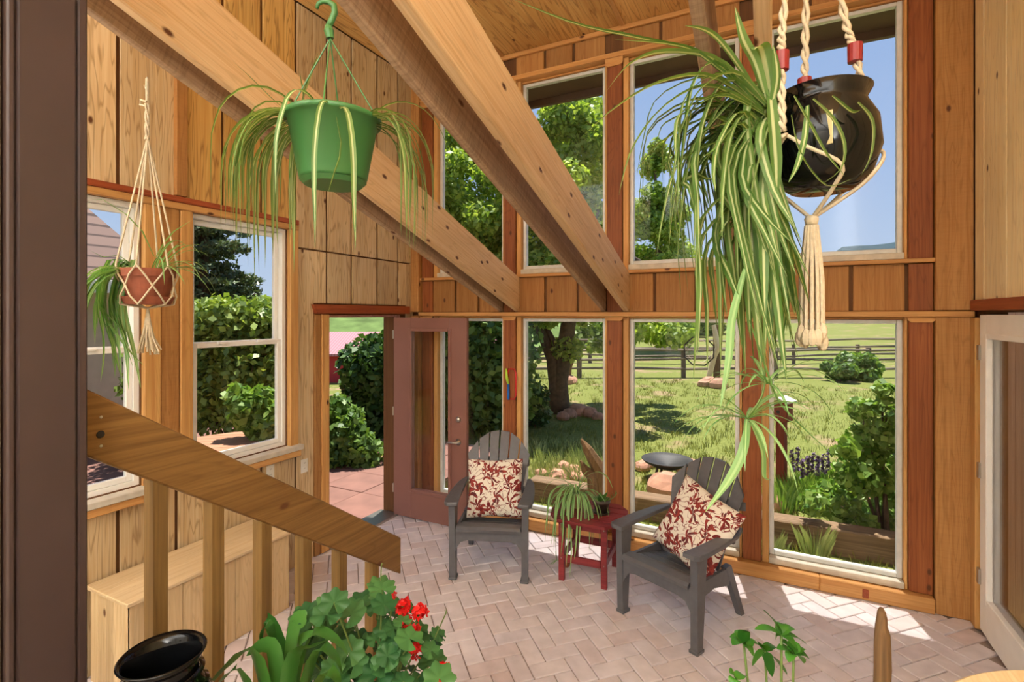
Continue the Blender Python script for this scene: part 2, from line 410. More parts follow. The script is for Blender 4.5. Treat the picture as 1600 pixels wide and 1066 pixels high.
bx('casing', M['cedar'], wall_left, XL-.02, XL+.012, 1.914, 2.03, .965, 2.80)
for (a, b) in ((.85, 1.93), (2.02, 3.0)):
    bx('sill', M['sillgrey'], wall_left, -3.60, XL+.07, a, b, .985, 1.025); bx('apron', M['trimy'], wall_left, XL-.01, XL+.06, a+.02, b-.02, .935, .983)
# door surround
bx('casing', M['trimz'], wall_left, XL-.02, XL+.02, 3.235, 3.32, 0.005, 2.105); bx('casing', M['jamb'], wall_left, -3.64, XL+.015, 4.235, 4.30, 0.005, 2.10)
bx('casing', M['cedar'], wall_left, XL-.02, XL+.014, 3.165, 3.232, 0.005, 2.105); bx('jamb', M['jamb'], wall_left, -3.66, XL-.02, 3.327, 3.36, 0.03, 2.08)
bx('head', M['jamb'], wall_left, -3.66, XL, 3.33, 4.23, 2.075, 2.10)
MB().prism([(3.13, 2.19), (3.17, 2.11), (4.44, 2.11), (4.44, 2.19)], XL-.01, XL+.035, 'YZ').build('header', M['redy'], wall_left)
bx('threshold', M['metal'], wall_left, -3.70, XL+.05, 3.33, 4.23, -.01, .022)
# vinyl double-hung windows in the left wall
def dh_window(name, y0, y1, label):
    z0, z1, X = 1.03, 2.80, -3.575
    w = struct(name, MB().box(X-.06, X+.03, y0, y0+.03, z0, z1).box(X-.06, X+.03, y1-.03, y1, z0, z1).box(X-.06, X+.03, y0+.03, y1-.03, z0, z0+.03).box(X-.06, X+.03, y0+.03, y1-.03, z1-.03, z1), M['vinyl'], None, label)
    for nm, a, b, x in (('lower_sash', z0+.032, 1.90, X), ('upper_sash', 1.87, z1-.032, X-.034)):
        m = MB(); yy0, yy1 = y0+.031, y1-.031
        m.box(x-.016, x+.016, yy0, yy0+.035, a, b, .003).box(x-.016, x+.016, yy1-.035, yy1, a, b, .003).box(x-.016, x+.016, yy0+.035, yy1-.035, a, a+.035, .003).box(x-.016, x+.016, yy0+.035, yy1-.035, b-.035, b, .003)
        s = m.build(nm, M['vinyl'], w); MB().box(x-.003, x+.003, yy0+.035, yy1-.035, a+.035, b-.035).build('pane', M['glass'], s)
    for f in (.3, .7): bx('sash_lock', M['vinyl'], w, X+.017, X+.04, y0+(y1-y0)*f-.03, y0+(y1-y0)*f+.03, 1.885, 1.905)
dh_window('window_1', .95, 1.81, 'white double-hung window behind the terracotta hanging plant')
dh_window('window_2', 2.12, 2.90, 'white double-hung window beside the open doorway')

# open door leaf
door = struct('door_1', MB().box(-3.49, -3.27, 4.19, 4.235, .02, 2.07, .004).box(-2.80, -2.60, 4.19, 4.235, .02, 2.07, .004).box(-3.27, -2.80, 4.19, 4.235, .02, .31).box(-3.27, -2.80, 4.19, 4.235, 1.94, 2.07), M['door'], None, 'open brown exterior door with a tall narrow pane')
m = MB()
for (a, b, p, q) in ((-3.295, -3.262, .285, 1.965), (-2.808, -2.775, .285, 1.965), (-3.262, -2.808, .285, .318), (-3.262, -2.808, 1.932, 1.965)): m.box(a, b, 4.178, 4.247, p, q, .004)
m.build('pane_frame', M['door'], door); MB().box(-3.262, -2.808, 4.208, 4.216, .318, 1.932).build('pane', M['glass'], door)
hd = MB().lathe([(.0, 0), (.028, 0), (.030, .006), (.02, .02), (.0, .024)], 20).build('deadbolt', M['metal'], door, (-2.69, 4.19, 1.08), (R(90), 0, 0), True)
lv = MB().lathe([(.0, 0), (.03, 0), (.032, .008), (.014, .014), (.012, .05), (0, .052)], 20).build('door_handle', M['metal'], door, (-2.69, 4.19, .86), (R(90), 0, 0), True)
MB().tube([(0, 0, .045), (-.04, 0, .05), (-.085, -.004, .048), (-.11, -.012, .045)], [.009, .009, .008, .006]).build('lever', M['metal'], lv, smooth=True)
for z in (.25, 1.05, 1.85): bx('hinge', M['metal'], door, -3.505, -3.49, 4.185, 4.24, z, z+.09, .002)

# back wall: posts, bands, windows
GY = 4.64                                          # glazing plane
wb = MB()
wb.box(-3.66, 1.40, 4.58, 4.72, -.02, .10).box(-3.66, 1.40, 4.585, 4.70, 2.09, 2.47).box(-3.66, 1.40, 4.585, 4.72, 4.45, ZC)
wb.box(-3.66, -3.26, 4.60, 4.72, .10, 2.09).box(-3.66, -3.26, 4.60, 4.72, 2.47, 4.45).box(.93, 1.40, 4.60, 4.72, .10, 2.09).box(.93, 1.40, 4.60, 4.72, 2.47, 4.45)
wall_back = struct('wall_back', wb, M['groove'], None, 'tall window wall framed with reddish timber posts')
PO = [(-3.40, -3.26), (-2.383, -2.253), (-1.318, -1.177), (-.186, -.046), (.905, 1.045)]
bx('corner_board', M['cedar'], wall_back, XL-.02, -3.41, 4.50, 4.60, .002, 2.09); bx('corner_board', M['cedar'], wall_back, XL-.02, -3.41, 4.50, 4.60, 2.13, ZC-.005)
bx('corner_board', M['cedar'], wall_back, 1.05, XR-.004, 4.52, 4.60, .002, 2.085); bx('corner_board', M['cedar'], wall_back, 1.05, XR-.004, 4.52, 4.60, 2.13, ZC-.005)
for (a, b) in PO:
    bx('post', M['post'], wall_back, a, b, D, 4.70, .112, 2.083, .006); bx('post', M['post'], wall_back, a, b, D, 4.70, 2.50, 4.45, .006)
    bx('post_block', M['post'], wall_back, a, b, D+.005, 4.58, 2.128, 2.468)
    for zt, zb in ((2.083, 2.045), (4.44, 4.36)):
        m = MB(); pl = [(a-.012, zt), (a-.012, zb+.02), (a+.012, zb), (b-.012, zb), (b+.012, zb+.02), (b+.012, zt)]
        m.prism(pl, D-.018, D-.002, 'XZ').build('corbel', M['trimx'], wall_back)
bx('ledge', M['trimx'], wall_back, -3.41, 1.258, 4.50, 4.585, 2.085, 2.125); bx('ledge', M['trimx'], wall_back, -3.41, 1.05, 4.525, 4.66, 2.472, 2.502)
for a, b in ((-3.40, -1.3), (-1.298, .35), (.352, 1.045)): bx('base_beam', M['trimx'], wall_back, a, b, 4.50, 4.60, .002, .108, .006)
bx('peg', M['redy'], wall_back, .62, .66, 4.495, 4.51, .02, .085)
bx('head_trim', M['trimx'], wall_back, -3.41, 1.05, 4.52, 4.66, 4.43, 4.475)
# vertical boards of the two solid bands
def band(z0, z1, y):
    for (a0, _), (b0, _) in zip([(p[1], 0) for p in PO[:-1]], [(p[0], 0) for p in PO[1:]]):
        n = 3 if b0-a0 < 1.0 else 3; a = a0
        ws = [random.uniform(.26, .36) for _ in range(n)]; k = (b0-a0)/sum(ws)
        for w_ in ws:
            bx('board', M['band'], wall_back, a+.004, a+w_*k-.022, y-.02, y, z0, z1, .003); a += w_*k
band(2.128, 2.470, 4.585); band(4.478, ZC-.004, 4.585)
bx('ceiling_trim', M['trimx'], wall_back, -3.40, 1.25, 4.53, 4.563, ZC-.045, ZC-.003)
OPN = [(-3.26, -2.383), (-2.253, -1.318), (-1.177, -.186), (-.046, .905)]
names = ['behind the open brown door', 'behind the upright armchair', 'behind the red side table', 'at the right, over the garden bed']
n_ = 3
for row, (z0, z1) in enumerate(((.112, 2.083), (2.504, 4.428))):
    for k, (a, b) in enumerate(OPN):
        L_ = a+.004, b-.004
        w = struct('window_%d' % n_, MB().box(L_[0]+.05, L_[0]+.085, GY-.02, GY+.03, z0+.05, z1-.02, .004).box(L_[1]-.055, L_[1]-.02, GY-.02, GY+.03, z0+.05, z1-.02, .004)
                   .box(L_[0]+.085, L_[1]-.055, GY-.02, GY+.03, z0+.05, z0+.085, .004).box(L_[0]+.085, L_[1]-.055, GY-.02, GY+.03, z1-.05, z1-.02, .004), M['alu'], None,
                   ('tall lower fixed window ' if row == 0 else 'upper fixed window ') + (names[k] if row == 0 else 'above the one '+names[k]))
        bx('jamb', M['trimz'], w, L_[0], L_[0]+.048, 4.57, 4.70, z0, z1); bx('jamb', M['trimz'], w, L_[1]-.018, L_[1], 4.57, 4.70, z0, z1)
        bx('sill', M['sillgrey'], w, L_[0]+.05, L_[1]-.02, 4.56, 4.76, z0, z0+.048); bx('head', M['trimx'], w, L_[0]+.05, L_[1]-.02, 4.60, 4.70, z1-.018, z1)
        MB().box(L_[0]+.085, L_[1]-.055, GY, GY+.008, z0+.085, z1-.05).build('pane', M['glass'], w)
        n_ += 1
# right wall with a white glazed door
wr = MB()
for (a, b, p, r) in wall_pieces(-.6, 4.75, 0, ZC, [(3.46, 4.42, 0, 2.115)]): wr.box(XR+.018, 1.40, a, b, p, r)
wall_right = struct('wall_right', wr, M['groove'], None, 'right wall of pale yellow grooved siding')
gy = [-.6, -.25, .1, .45, .8, 1.15, 1.5, 1.85, 2.2, 2.6, 2.95, 3.3, 3.65, 4.0, 4.35, 4.52]
for a, b in zip(gy, gy[1:]):
    for (p, q, z0, z1) in wall_pieces(a+.008, b-.008, .003, ZC-.003, [(3.38, 4.52, 0, 2.2)]):
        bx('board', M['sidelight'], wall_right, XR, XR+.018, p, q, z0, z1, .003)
bx('header', M['redy'], wall_right, XR-.03, XR+.018, 3.3, 4.498, 2.128, 2.20); bx('casing', M['trimz'], wall_right, XR-.025, XR+.018, 4.425, 4.515, .003, 2.08)
bx('casing', M['trimz'], wall_right, XR-.025, XR+.018, 3.37, 3.455, .003, 2.08)
X0, X1 = XR-.005, XR+.04
d2 = struct('door_2', MB().box(X0, X1, 4.29, 4.41, .02, 2.10, .004).box(X0, X1, 3.47, 3.59, .02, 2.10, .004).box(X0, X1, 3.59, 4.29, .02, .27).box(X0, X1, 3.59, 4.29, 1.95, 2.10), M['white'], None, 'white glazed door in the right wall')
m = MB()
for (a, b, p, q) in ((4.26, 4.295, .24, 1.98), (3.585, 3.62, .24, 1.98), (3.62, 4.26, .24, .275), (3.62, 4.26, 1.945, 1.98)): m.box(X0-.012, X1+.012, a, b, p, q, .004)
m.build('pane_frame', M['white'], d2); MB().box(XR+.014, XR+.022, 3.62, 4.26, .275, 1.945).build('pane', M['glass'], d2)
for z in (.32, 1.02, 1.80): bx('hinge', M['metal'], d2, X0-.014, X0, 4.385, 4.425, z, z+.1, .002)
# ceiling
ceil = struct('ceiling', MB().box(-3.66, 1.40, -.6, 4.72, ZC+.012, ZC+.14), M['groove'], None, 'plywood ceiling with thin battens')
cbx = atZ(962, 15, ZC).x
for k, x0 in enumerate((cbx-2.44, cbx-1.22, cbx, cbx+1.22)):
    for y0 in (-.6, 1.15, 2.9):
        a, b = max(x0, -3.5), min(x0+1.215, 1.25)
        if b-a > .05: bx('panel', M['ceil'], ceil, a+.002, b, y0+.003, min(y0+1.745, 4.58), ZC, ZC+.012, .002)
    if x0 > -3.4: bx('batten', M['trimy'], ceil, x0-.02, x0+.02, -.6, 4.53, ZC-.015, ZC-.001)
# eave outside
soffit = struct('trim_1', MB().box(-4.0, 1.8, 4.73, 5.14, 4.47, 4.53).box(-4.0, 1.8, 5.14, 5.19, 4.40, 4.78), M['soffit'], None, 'dark brown roof eave outside the upper windows')
# painted jamb the photographer looks past
trim = struct('trim_2', MB().box(-1.75, -1.55, .535, .652, .446, ZC-.01, .006), M['pillar'], None, 'dark purplish brown painted door jamb in the left foreground')
bx('stop_strip', M['pillar'], trim, -1.75, -1.556, .655, .676, .446, ZC-.01); bx('edge_strip', M['pillar'], trim, -1.75, -1.545, .517, .532, .446, ZC-.01)
bx('side_board', M['sidelight'], trim, -1.75, -1.56, .40, .512, .446, ZC-.01)

# ------------------------------------------------------------------ rafters
PITCH = .335; ang = math.atan(PITCH)
lab = {0: 'over the hanging terracotta plant', 1: 'above the green hanging basket', 2: 'behind the big hanging spider plant'}
for k, (la, ra) in enumerate((((-2.43, -2.385), (-2.25, -2.20)), ((-1.365, -1.32), (-1.165, -1.105)), ((-.225, -.18), (-.042, .012)))):
    for s, (a, b) in enumerate((la, ra)):
        L = 7.0; hgt = .34*math.cos(ang); sh = hgt*math.tan(ang)
        # local x runs up the slope from the wall end, y is thickness, z is height
        t0 = 0.0
        poly = [(t0, 0), (L, 0), (L, hgt), (sh*1.0, hgt)]
        m = MB().prism(poly, -(b-a)/2, (b-a)/2, 'XZ')
        # local +x -> world (0,-cos,sin): rotate about Y then Z
        o = m.build('rafter', M['beam'] if s else M['beam_rough'])
        rot = Matrix(((0, 1, 0), (-math.cos(ang), 0, math.sin(ang)), (math.sin(ang), 0, math.cos(ang)))).transposed()
        rm = Matrix(((0, 1, 0), (-math.cos(ang), 0, math.sin(ang)), (math.sin(ang), 0, math.cos(ang)))) # columns: images of local axes
        o.matrix_world = Matrix.Translation(((a+b)/2, 4.498 if False else 4.545, 2.128)) @ rm.to_4x4()
        md = o.modifiers.new('bevel', 'BEVEL'); md.width = .006; md.segments = 1
        tag(o, ('right-hand' if s else 'left-hand, rougher') + ' rafter board of the sloping pair ' + lab[k], 'rafter', 'paired sloping rafters')


# ------------------------------------------------------------------ unseen white room added behind the camera; uplights bounce fill off its ceiling
M['plaster'] = plain('plaster', (240, 234, 224), .8)  # white so the added walls and ceiling reflect the fill
rear = struct('wall_rear', MB().box(-3.66, 1.40, -6.1, -6.0, 0, ZC).box(-3.66, -3.56, -6.0, -.602, 0, ZC).box(1.30, 1.40, -6.0, -.602, 0, ZC), M['plaster'], None, 'unseen white walls added behind the viewer to bounce fill light')
struct('ceiling_rear', MB().box(-3.66, 1.40, -6.1, -.602, ZC+.005, ZC+.14), M['plaster'], None, 'unseen white ceiling added behind the viewer to bounce fill light')
struct('floor_side', MB().box(-3.56, -1.785, -6.0, .745, .30, .44), M['greyplank'], None, 'wooden floor beside the landing')
FILL_W = 1150
for k, (x, y) in enumerate(((-2.7, -1.6), (-1.0, -2.6), (.6, -1.6))):  # unseen uplights added to brighten the interior
    t = thing('fill_uplight', ('left-hand', 'middle', 'right-hand')[k]+' fill uplight with an upward bowl, added unseen behind the viewer', 'lamp', (x, y, .445), group='added fill uplights behind the viewer')
    MB().lathe([(.15, 0), (.15, .02), (.02, .035)], 24).build('base', M['dark'], t); MB().tube([(0, 0, .02), (0, 0, 1.62)], .012).build('pole', M['dark'], t)
    MB().lathe([(.02, 1.60), (.10, 1.63), (.17, 1.72), (.185, 1.80), (.178, 1.80), (.16, 1.72), (.09, 1.645), (.0, 1.63)], 28).build('shade', M['dark'], t, smooth=True)
    l = bpy.data.lights.new('lamp', 'SPOT'); l.energy = FILL_W; l.color = (.90, .95, 1.0); l.shadow_soft_size = .10; l.spot_size = R(150); l.spot_blend = .6
    lo = bpy.data.objects.new('fill_light', l); COL.objects.link(lo); lo.parent = t; lo.location = (0, 0, 1.78); lo.rotation_euler = (R(180), 0, 0)

# ------------------------------------------------------------------ bench, railing, outlets
t = thing('storage_bench', 'long pale pine storage bench along the left wall', 'bench', (0, 0, 0))
bx('bench_top', M['benchtop'], t, -3.485, -3.05, 1.50, 2.56, .53, .553, .004)
for k in range(5):
    a = -3.47+k*.081; bx('end_board', M['bench'], t, a, a+.079, 1.52, 1.538, .002, .529, .002); bx('end_board', M['bench'], t, a, a+.079, 2.522, 2.54, .002, .529, .002)
for a, b in ((1.52, 1.63), (1.632, 1.80), (1.802, 1.98), (1.982, 2.13), (2.132, 2.34), (2.342, 2.54)): bx('front_board', M['bench'], t, -3.084, -3.066, a, b-.002, .002, .529, .002)
for (x, y, nm) in ((475, 728, 'beside the doorway'), (422, 738, 'below the window sill')):
    p = atX(x, y, XL); o = thing('wall_outlet', 'white wall outlet plate on the siding '+nm, 'outlet', p, group='wall outlets')
    bx('plate', M['outlet'], o, 0, .006, -.036, .036, -.057, .057, .003)
    for dz in (-.022, .022):
        q = bx('socket', M['outlet'], o, .005, .009, -.016, .016, dz-.014, dz+.014, .003)
        for dy in (-.006, .006): bx('slot', M['dark'], q, .0088, .0094, dy-.0015, dy+.0015, dz-.002, dz+.008, 0)

# handrail: sloping board on plane X = -1.754 with square balusters
t = thing('stair_railing', 'brown wooden stair railing with a wide sloping rail', 'railing', (0, 0, 0))
RX = -1.754; sl = -.697
rz = lambda y: 1.878 + sl*(y-.766)
m = MB().prism([(.70, rz(.70)), (2.14, rz(2.14)), (2.14, rz(2.14)-.192), (.70, rz(.70)-.192)], RX-.022, RX+.022, 'YZ')
rl = m.build('rail', M['rail'], t); md = rl.modifiers.new('bevel', 'BEVEL'); md.width = .005; md.segments = 1
for (x, y) in ((158, 652), (157, 679), (158, 697)):
    p = atX(x, y, RX+.022); r_ = .0045 if y != 679 else .011
    MB().lathe([(0, 0), (r_, 0), (r_*.8, .002), (0, .003)], 14).build('bolt', M['metal'] if y != 679 else M['dark'], rl, p, (0, R(90), 0))
for px_ in (245, 335, 411, 475, 531, 582):
    p = atX(px_, 800, RX); y = p.y; zt = rz(y)-.193
    # square-cut balusters, tops mitred to the slope
    MB().prism([(y-.022, rz(y-.022)-.193), (y+.022, rz(y+.022)-.193), (y+.022, max(.003, rz(y)-1.22)), (y-.022, max(.003, rz(y)-1.22))], RX-.03, RX+.022, 'YZ').build('baluster', M['baluster'], t)
MB().prism([(.70, .64), (2.14, .003), (1.75, .003), (.70, .46)], RX-.05, RX-.031, 'YZ').build('stringer', M['rail'], t)
bx('newel', M['trimz'], t, RX-.045, RX+.02, .65, .70, .446, 1.90)

# ------------------------------------------------------------------ armchairs
def slat_poly(x0, x1, zb, ztop, n=5):
    return None
def make_chair(label, ox, oy, fx, fy):
    """local: x to the sitter's left as seen from the front, y backwards, origin between the front feet"""
    rz_ = math.atan2(-fx, fy) + math.pi         # local -y points along (fx,fy)
    t = thing('adirondack_chair', label, 'chair', (ox, oy, 0), rz_, 'dark grey armchairs')
    P = M['plastic']
    for s in (-1, 1):
        # front leg: tapered blade rising to the arm
        m = MB(); prof = [(.0, .055), (.30, .085), (.47, .10), (.60, .12)]
        b = 0
        for (z, dpt) in prof:
            xo = .287+.004*z/.6; wd = .05
            y0 = -.01-.02*z; m.v += [(s*(xo-wd/2), y0, z), (s*(xo+wd/2), y0, z), (s*(xo+wd/2), y0+dpt, z), (s*(xo-wd/2), y0+dpt, z)]
        for i in range(3):
            for k in range(4):
                q = (4*i+k, 4*i+(k+1) % 4, 4*i+4+(k+1) % 4, 4*i+4+k); m.f.append(q if s > 0 else q[::-1])
        m.f += [(3, 2, 1, 0), (12, 13, 14, 15)]
        l = m.build('leg', P, t); MB().box(s*.285-.032, s*.285+.032, -.02, .06, 0, .022, .004).build('foot', P, l)
        # rear leg slants back
        m = MB(); q = [(.40, .40), (.47, .40), (.655, .0), (.61, .0)]
        m.prism(q, s*.255-.02, s*.255+.02, 'YZ'); m.build('leg', P, t)
        # side skirt joining the legs
        MB().prism([(.02, .40), (.02, .30), (.10, .30), (.25, .315), (.44, .27), (.48, .36), (.42, .39)], s*.262-.012, s*.262+.012, 'YZ').build('side_rail', P, t)
        # arm: wide paddle, rounded front, sweeping to the back
        pl = [(.235, -.06), (.318, -.068), (.346, -.04), (.353, .05), (.352, .25), (.335, .46), (.30, .58), (.265, .58), (.262, .40), (.25, .10)]
        pl = [(s*a, b_) for a, b_ in pl]
        if s < 0: pl = pl[::-1]
        a = MB().prism(pl, .60, .632, 'XY'); ao = a.build('arm', P, t); md = ao.modifiers.new('bevel', 'BEVEL'); md.width = .008; md.segments = 2
    # front apron with an arch
    ap = [(-.27, .40), (.27, .40), (.27, .20), (.255, .25), (.22, .30), (.17, .315), (-.17, .315), (-.22, .30), (-.255, .25), (-.27, .20)]
    MB().prism(ap, -.005, .02, 'XZ').build('apron', P, t)
    # seat slats, front one rolled
    for k in range(5):
        y0 = -.02+k*.098; z0 = .425-k*.022
        if k == 0:
            m = MB().prism([(y0-.01, z0-.035), (y0-.015, z0-.012), (y0+.005, z0+.003), (y0+.088, z0), (y0+.088, z0-.018), (y0+.02, z0-.02)], -.255, .255, 'YZ')
        else: m = MB().prism([(y0, z0), (y0+.088, z0-.02), (y0+.088, z0-.038), (y0, z0-.018)], -.255, .255, 'YZ')
        m.build('seat_slat', P, t)
    # fan back
    zt = lambda x: 1.02-.20*(abs(x)/.29)**2.4
    n = 6
    for k in range(n):
        tb0, tb1 = -.20+.40*k/n+.005, -.20+.40*(k+1)/n-.005
        tt0, tt1 = -.29+.58*k/n+.007, -.29+.58*(k+1)/n-.007
        m = MB(); S = 7
        for i in range(S+1):
            q = i/S
            for (xb, xt) in ((tb0, tt0), (tb1, tt1)):
                x = xb+(xt-xb)*q; top = zt(x); z = .33+(top-.33)*q; y = .455+.29*(z-.33)/.70-.03*math.sin(math.pi*min(1, (z-.33)/.7)) + .45*x*x*0 - .25*x*x
                m.v += [(x, y, z), (x, y+.018, z)]
        for i in range(S):
            b = 4*i
            m.f += [(b, b+2, b+6, b+4), (b+1, b+5, b+7, b+3), (b, b+4, b+5, b+1), (b+2, b+3, b+7, b+6)]
        m.f += [(0, 1, 3, 2), (4*S, 4*S+2, 4*S+3, 4*S+1)]
        m.build('back_slat', P, t)
    for z in (.50, .72): MB().prism([(-.24-.04*(z > .6), .595+.30*(z-.5)), (0, .625+.30*(z-.5)), (.24+.04*(z > .6), .595+.30*(z-.5)), (.24, .565+.30*(z-.5)), (0, .595+.30*(z-.5)), (-.24, .565+.30*(z-.5))], z, z+.06, 'XY').build('back_brace', P, t)
    return t
ch1 = make_chair('dark grey slatted armchair facing forward beside the open door', -1.97, 3.50, .353, -.935)
ch2 = make_chair('dark grey slatted armchair turned left, right of the red table', -.665, 3.44, -.409, -.913)

# floral cushions
def floral():
    m, t, p, o = mat_new('floral'); p.inputs['Roughness'].default_value = .9
    tc = N(t, 'TexCoord'); mp = N(t, 'Mapping'); t.links.new(tc.outputs['Object'], mp.inputs[0]); mp.inputs['Scale'].default_value = (1, 1, .35)
    nz = N(t, 'TexNoise', i_Scale=9.0, i_Detail=1.0); t.links.new(mp.outputs[0], nz.inputs['Vector'])
    ad = N(t, 'VectorMath', operation='MULTIPLY_ADD'); t.links.new(nz.outputs['Color'], ad.inputs[0]); ad.inputs[1].default_value = (.12, .12, .0); t.links.new(mp.outputs[0], ad.inputs[2])
    vo = N(t, 'TexVoronoi', i_Scale=10.5); vo.feature = 'F1'; t.links.new(ad.outputs[0], vo.inputs['Vector'])
    # petals: angle around each flower centre
    sb = N(t, 'VectorMath', operation='SUBTRACT'); t.links.new(ad.outputs[0], sb.inputs[0])
    vs = N(t, 'VectorMath', operation='SCALE'); t.links.new(vo.outputs['Position'], vs.inputs[0]); vs.inputs['Scale'].default_value = 1.0
    t.links.new(vs.outputs[0], sb.inputs[1])
    sp = N(t, 'SeparateXYZ'); t.links.new(sb.outputs[0], sp.inputs[0])
    at = N(t, 'Math', operation='ARCTAN2'); t.links.new(sp.outputs[1], at.inputs[0]); t.links.new(sp.outputs[0], at.inputs[1])
    a5 = N(t, 'Math', operation='MULTIPLY'); a5.inputs[1].default_value = 5.0; t.links.new(at.outputs[0], a5.inputs[0])
    sc_ = N(t, 'Math', operation='SUBTRACT'); t.links.new(vo.outputs['Distance'], sc_.inputs[0]); sc_.inputs[1].default_value = 0
    sw = N(t, 'Math', operation='MULTIPLY_ADD'); t.links.new(vo.outputs['Distance'], sw.inputs[0]); sw.inputs[1].default_value = 6.0; t.links.new(a5.outputs[0], sw.inputs[2])
    sn = N(t, 'Math', operation='SINE'); t.links.new(sw.outputs[0], sn.inputs[0])
    th = N(t, 'Math', operation='MULTIPLY_ADD'); t.links.new(sn.outputs[0], th.inputs[0]); th.inputs[1].default_value = .22; th.inputs[2].default_value = .45
    df = N(t, 'Math', operation='SUBTRACT'); t.links.new(th.outputs[0], df.inputs[0]); t.links.new(vo.outputs['Distance'], df.inputs[1])
    fac = ramp(t, df.outputs[0], [(.0, (0, 0, 0, 1)), (.04, (1, 1, 1, 1))])
    n2 = N(t, 'TexNoise', i_Scale=26.0, i_Detail=2.0); t.links.new(mp.outputs[0], n2.inputs['Vector'])
    red = ramp(t, n2.outputs[0], [(.40, lin((112, 26, 28))), (.50, lin((158, 58, 46))), (.62, lin((96, 40, 44)))])
    v2 = N(t, 'TexNoise', i_Scale=13.0, i_Detail=.5, i_Distortion=1.6); t.links.new(mp.outputs[0], v2.inputs['Vector'])
    vine = ramp(t, v2.outputs[0], [(.47, (0, 0, 0, 1)), (.485, (1, 1, 1, 1)), (.515, (1, 1, 1, 1)), (.53, (0, 0, 0, 1))])
    c = mixc(t, vine, lin((234, 226, 212)), lin((124, 40, 40))); c = mixc(t, fac, c, red)
    t.links.new(c, p.inputs['Base Color']); return m
M['floral'] = floral()
def cushion(label, parent_mat, loc, size, rot):
    n = 18; m = MB(); h = size/2
    for sgn in (1, -1):
        b = len(m.v)
        for i in range(n+1):
            for j in range(n+1):
                u, v = i/n*2-1, j/n*2-1
                f = max(0, (1-u**2)*(1-v**2))**.42
                pin = 1-.07*(1-abs(u))*(abs(v)**3) ; pin2 = 1-.07*(1-abs(v))*(abs(u)**3)
                m.v.append((u*h*pin2, v*h*pin, sgn*(.004+.072*f)))
        for i in range(n):
            for j in range(n):
                q = (b+i*(n+1)+j, b+(i+1)*(n+1)+j, b+(i+1)*(n+1)+j+1, b+i*(n+1)+j+1); m.f.append(q if sgn > 0 else q[::-1])
    e = [i*(n+1) for i in range(n+1)]+[n*(n+1)+j for j in range(1, n+1)]+[i*(n+1)+n for i in range(n-1, -1, -1)]+[j for j in range(n-1, 0, -1)]
    k = (n+1)**2
    for a, b in zip(e, e[1:]+e[:1]): m.f.append((a, a+k, b+k, b))
    o = m.build('throw_pillow', M['floral'], smooth=True)
    o.matrix_world = rot; tag(o, label, 'pillow', 'floral throw pillows'); return o
def chair_frame(ch, x, y, z, tilt, roll, yaw=0):
    return Matrix.Translation(ch.location) @ Matrix.Rotation(ch.rotation_euler.z, 4, 'Z') @ Matrix.Translation((x, y, z)) @ Matrix.Rotation(R(yaw), 4, 'Z') @ Matrix.Rotation(R(90-tilt), 4, 'X') @ Matrix.Rotation(R(roll), 4, 'Z')
cushion('cream pillow with maroon flowers, upright on the chair by the door', None, None, .485, chair_frame(ch1, .0, .385, .605, 20, 2))
cushion('cream pillow with maroon flowers, tilted on the right-hand chair', None, None, .53, chair_frame(ch2, .07, .375, .615, 24, -16, -6))

# ------------------------------------------------------------------ red side table
tx, ty = -1.30, 3.98
t = thing('side_table', 'small red slatted side table with clipped corners', 'table', (tx, ty, 0), R(3))
n = 5; hw, hd_ = .30, .26
for k in range(n):
    y0, y1 = -hd_+2*hd_*k/n, -hd_+2*hd_*(k+1)/n-.011
    cl = lambda y: hw-max(0, abs(y)-.13)*.85
    pl = [(-cl(y0), y0), (cl(y0), y0), (cl(y1), y1), (-cl(y1), y1)]
    if y0 < 0 < y1: pl = [(-hw, y0), (hw, y0), (hw, y1), (-hw, y1)]
    MB().prism(pl, .478, .50, 'XY').build('top_slat', M['redtable'], t)
for sx_ in (-1, 1):
    for sy_ in (-1, 1):
        l = bx('leg', M['redtable'], t, sx_*.17-.023, sx_*.17+.023, sy_*.19-.018, sy_*.19+.018, .001, .477, .003)
        for z in (.18, .45): MB().lathe([(0, 0), (.006, 0), (.004, .003), (0, .004)], 10).build('screw', M['metal'], l, (sx_*.17, -.19*1-.018 if sy_ < 0 else .19+.018, z), (R(90), 0, 0))
    bx('side_rail', M['redtable'], t, sx_*.17-.012, sx_*.17+.012, -.17, .17, .15, .205, .003); bx('side_apron', M['redtable'], t, sx_*.17-.012, sx_*.17+.012, -.17, .17, .42, .476, .003)
for sy_ in (-1, 1): bx('stretcher', M['redtable'], t, -.145, .145, sy_*.19-.012, sy_*.19+.012, .15, .205, .003); bx('apron', M['redtable'], t, -.145, .145, sy_*.19-.012, sy_*.19+.012, .42, .476, .003)

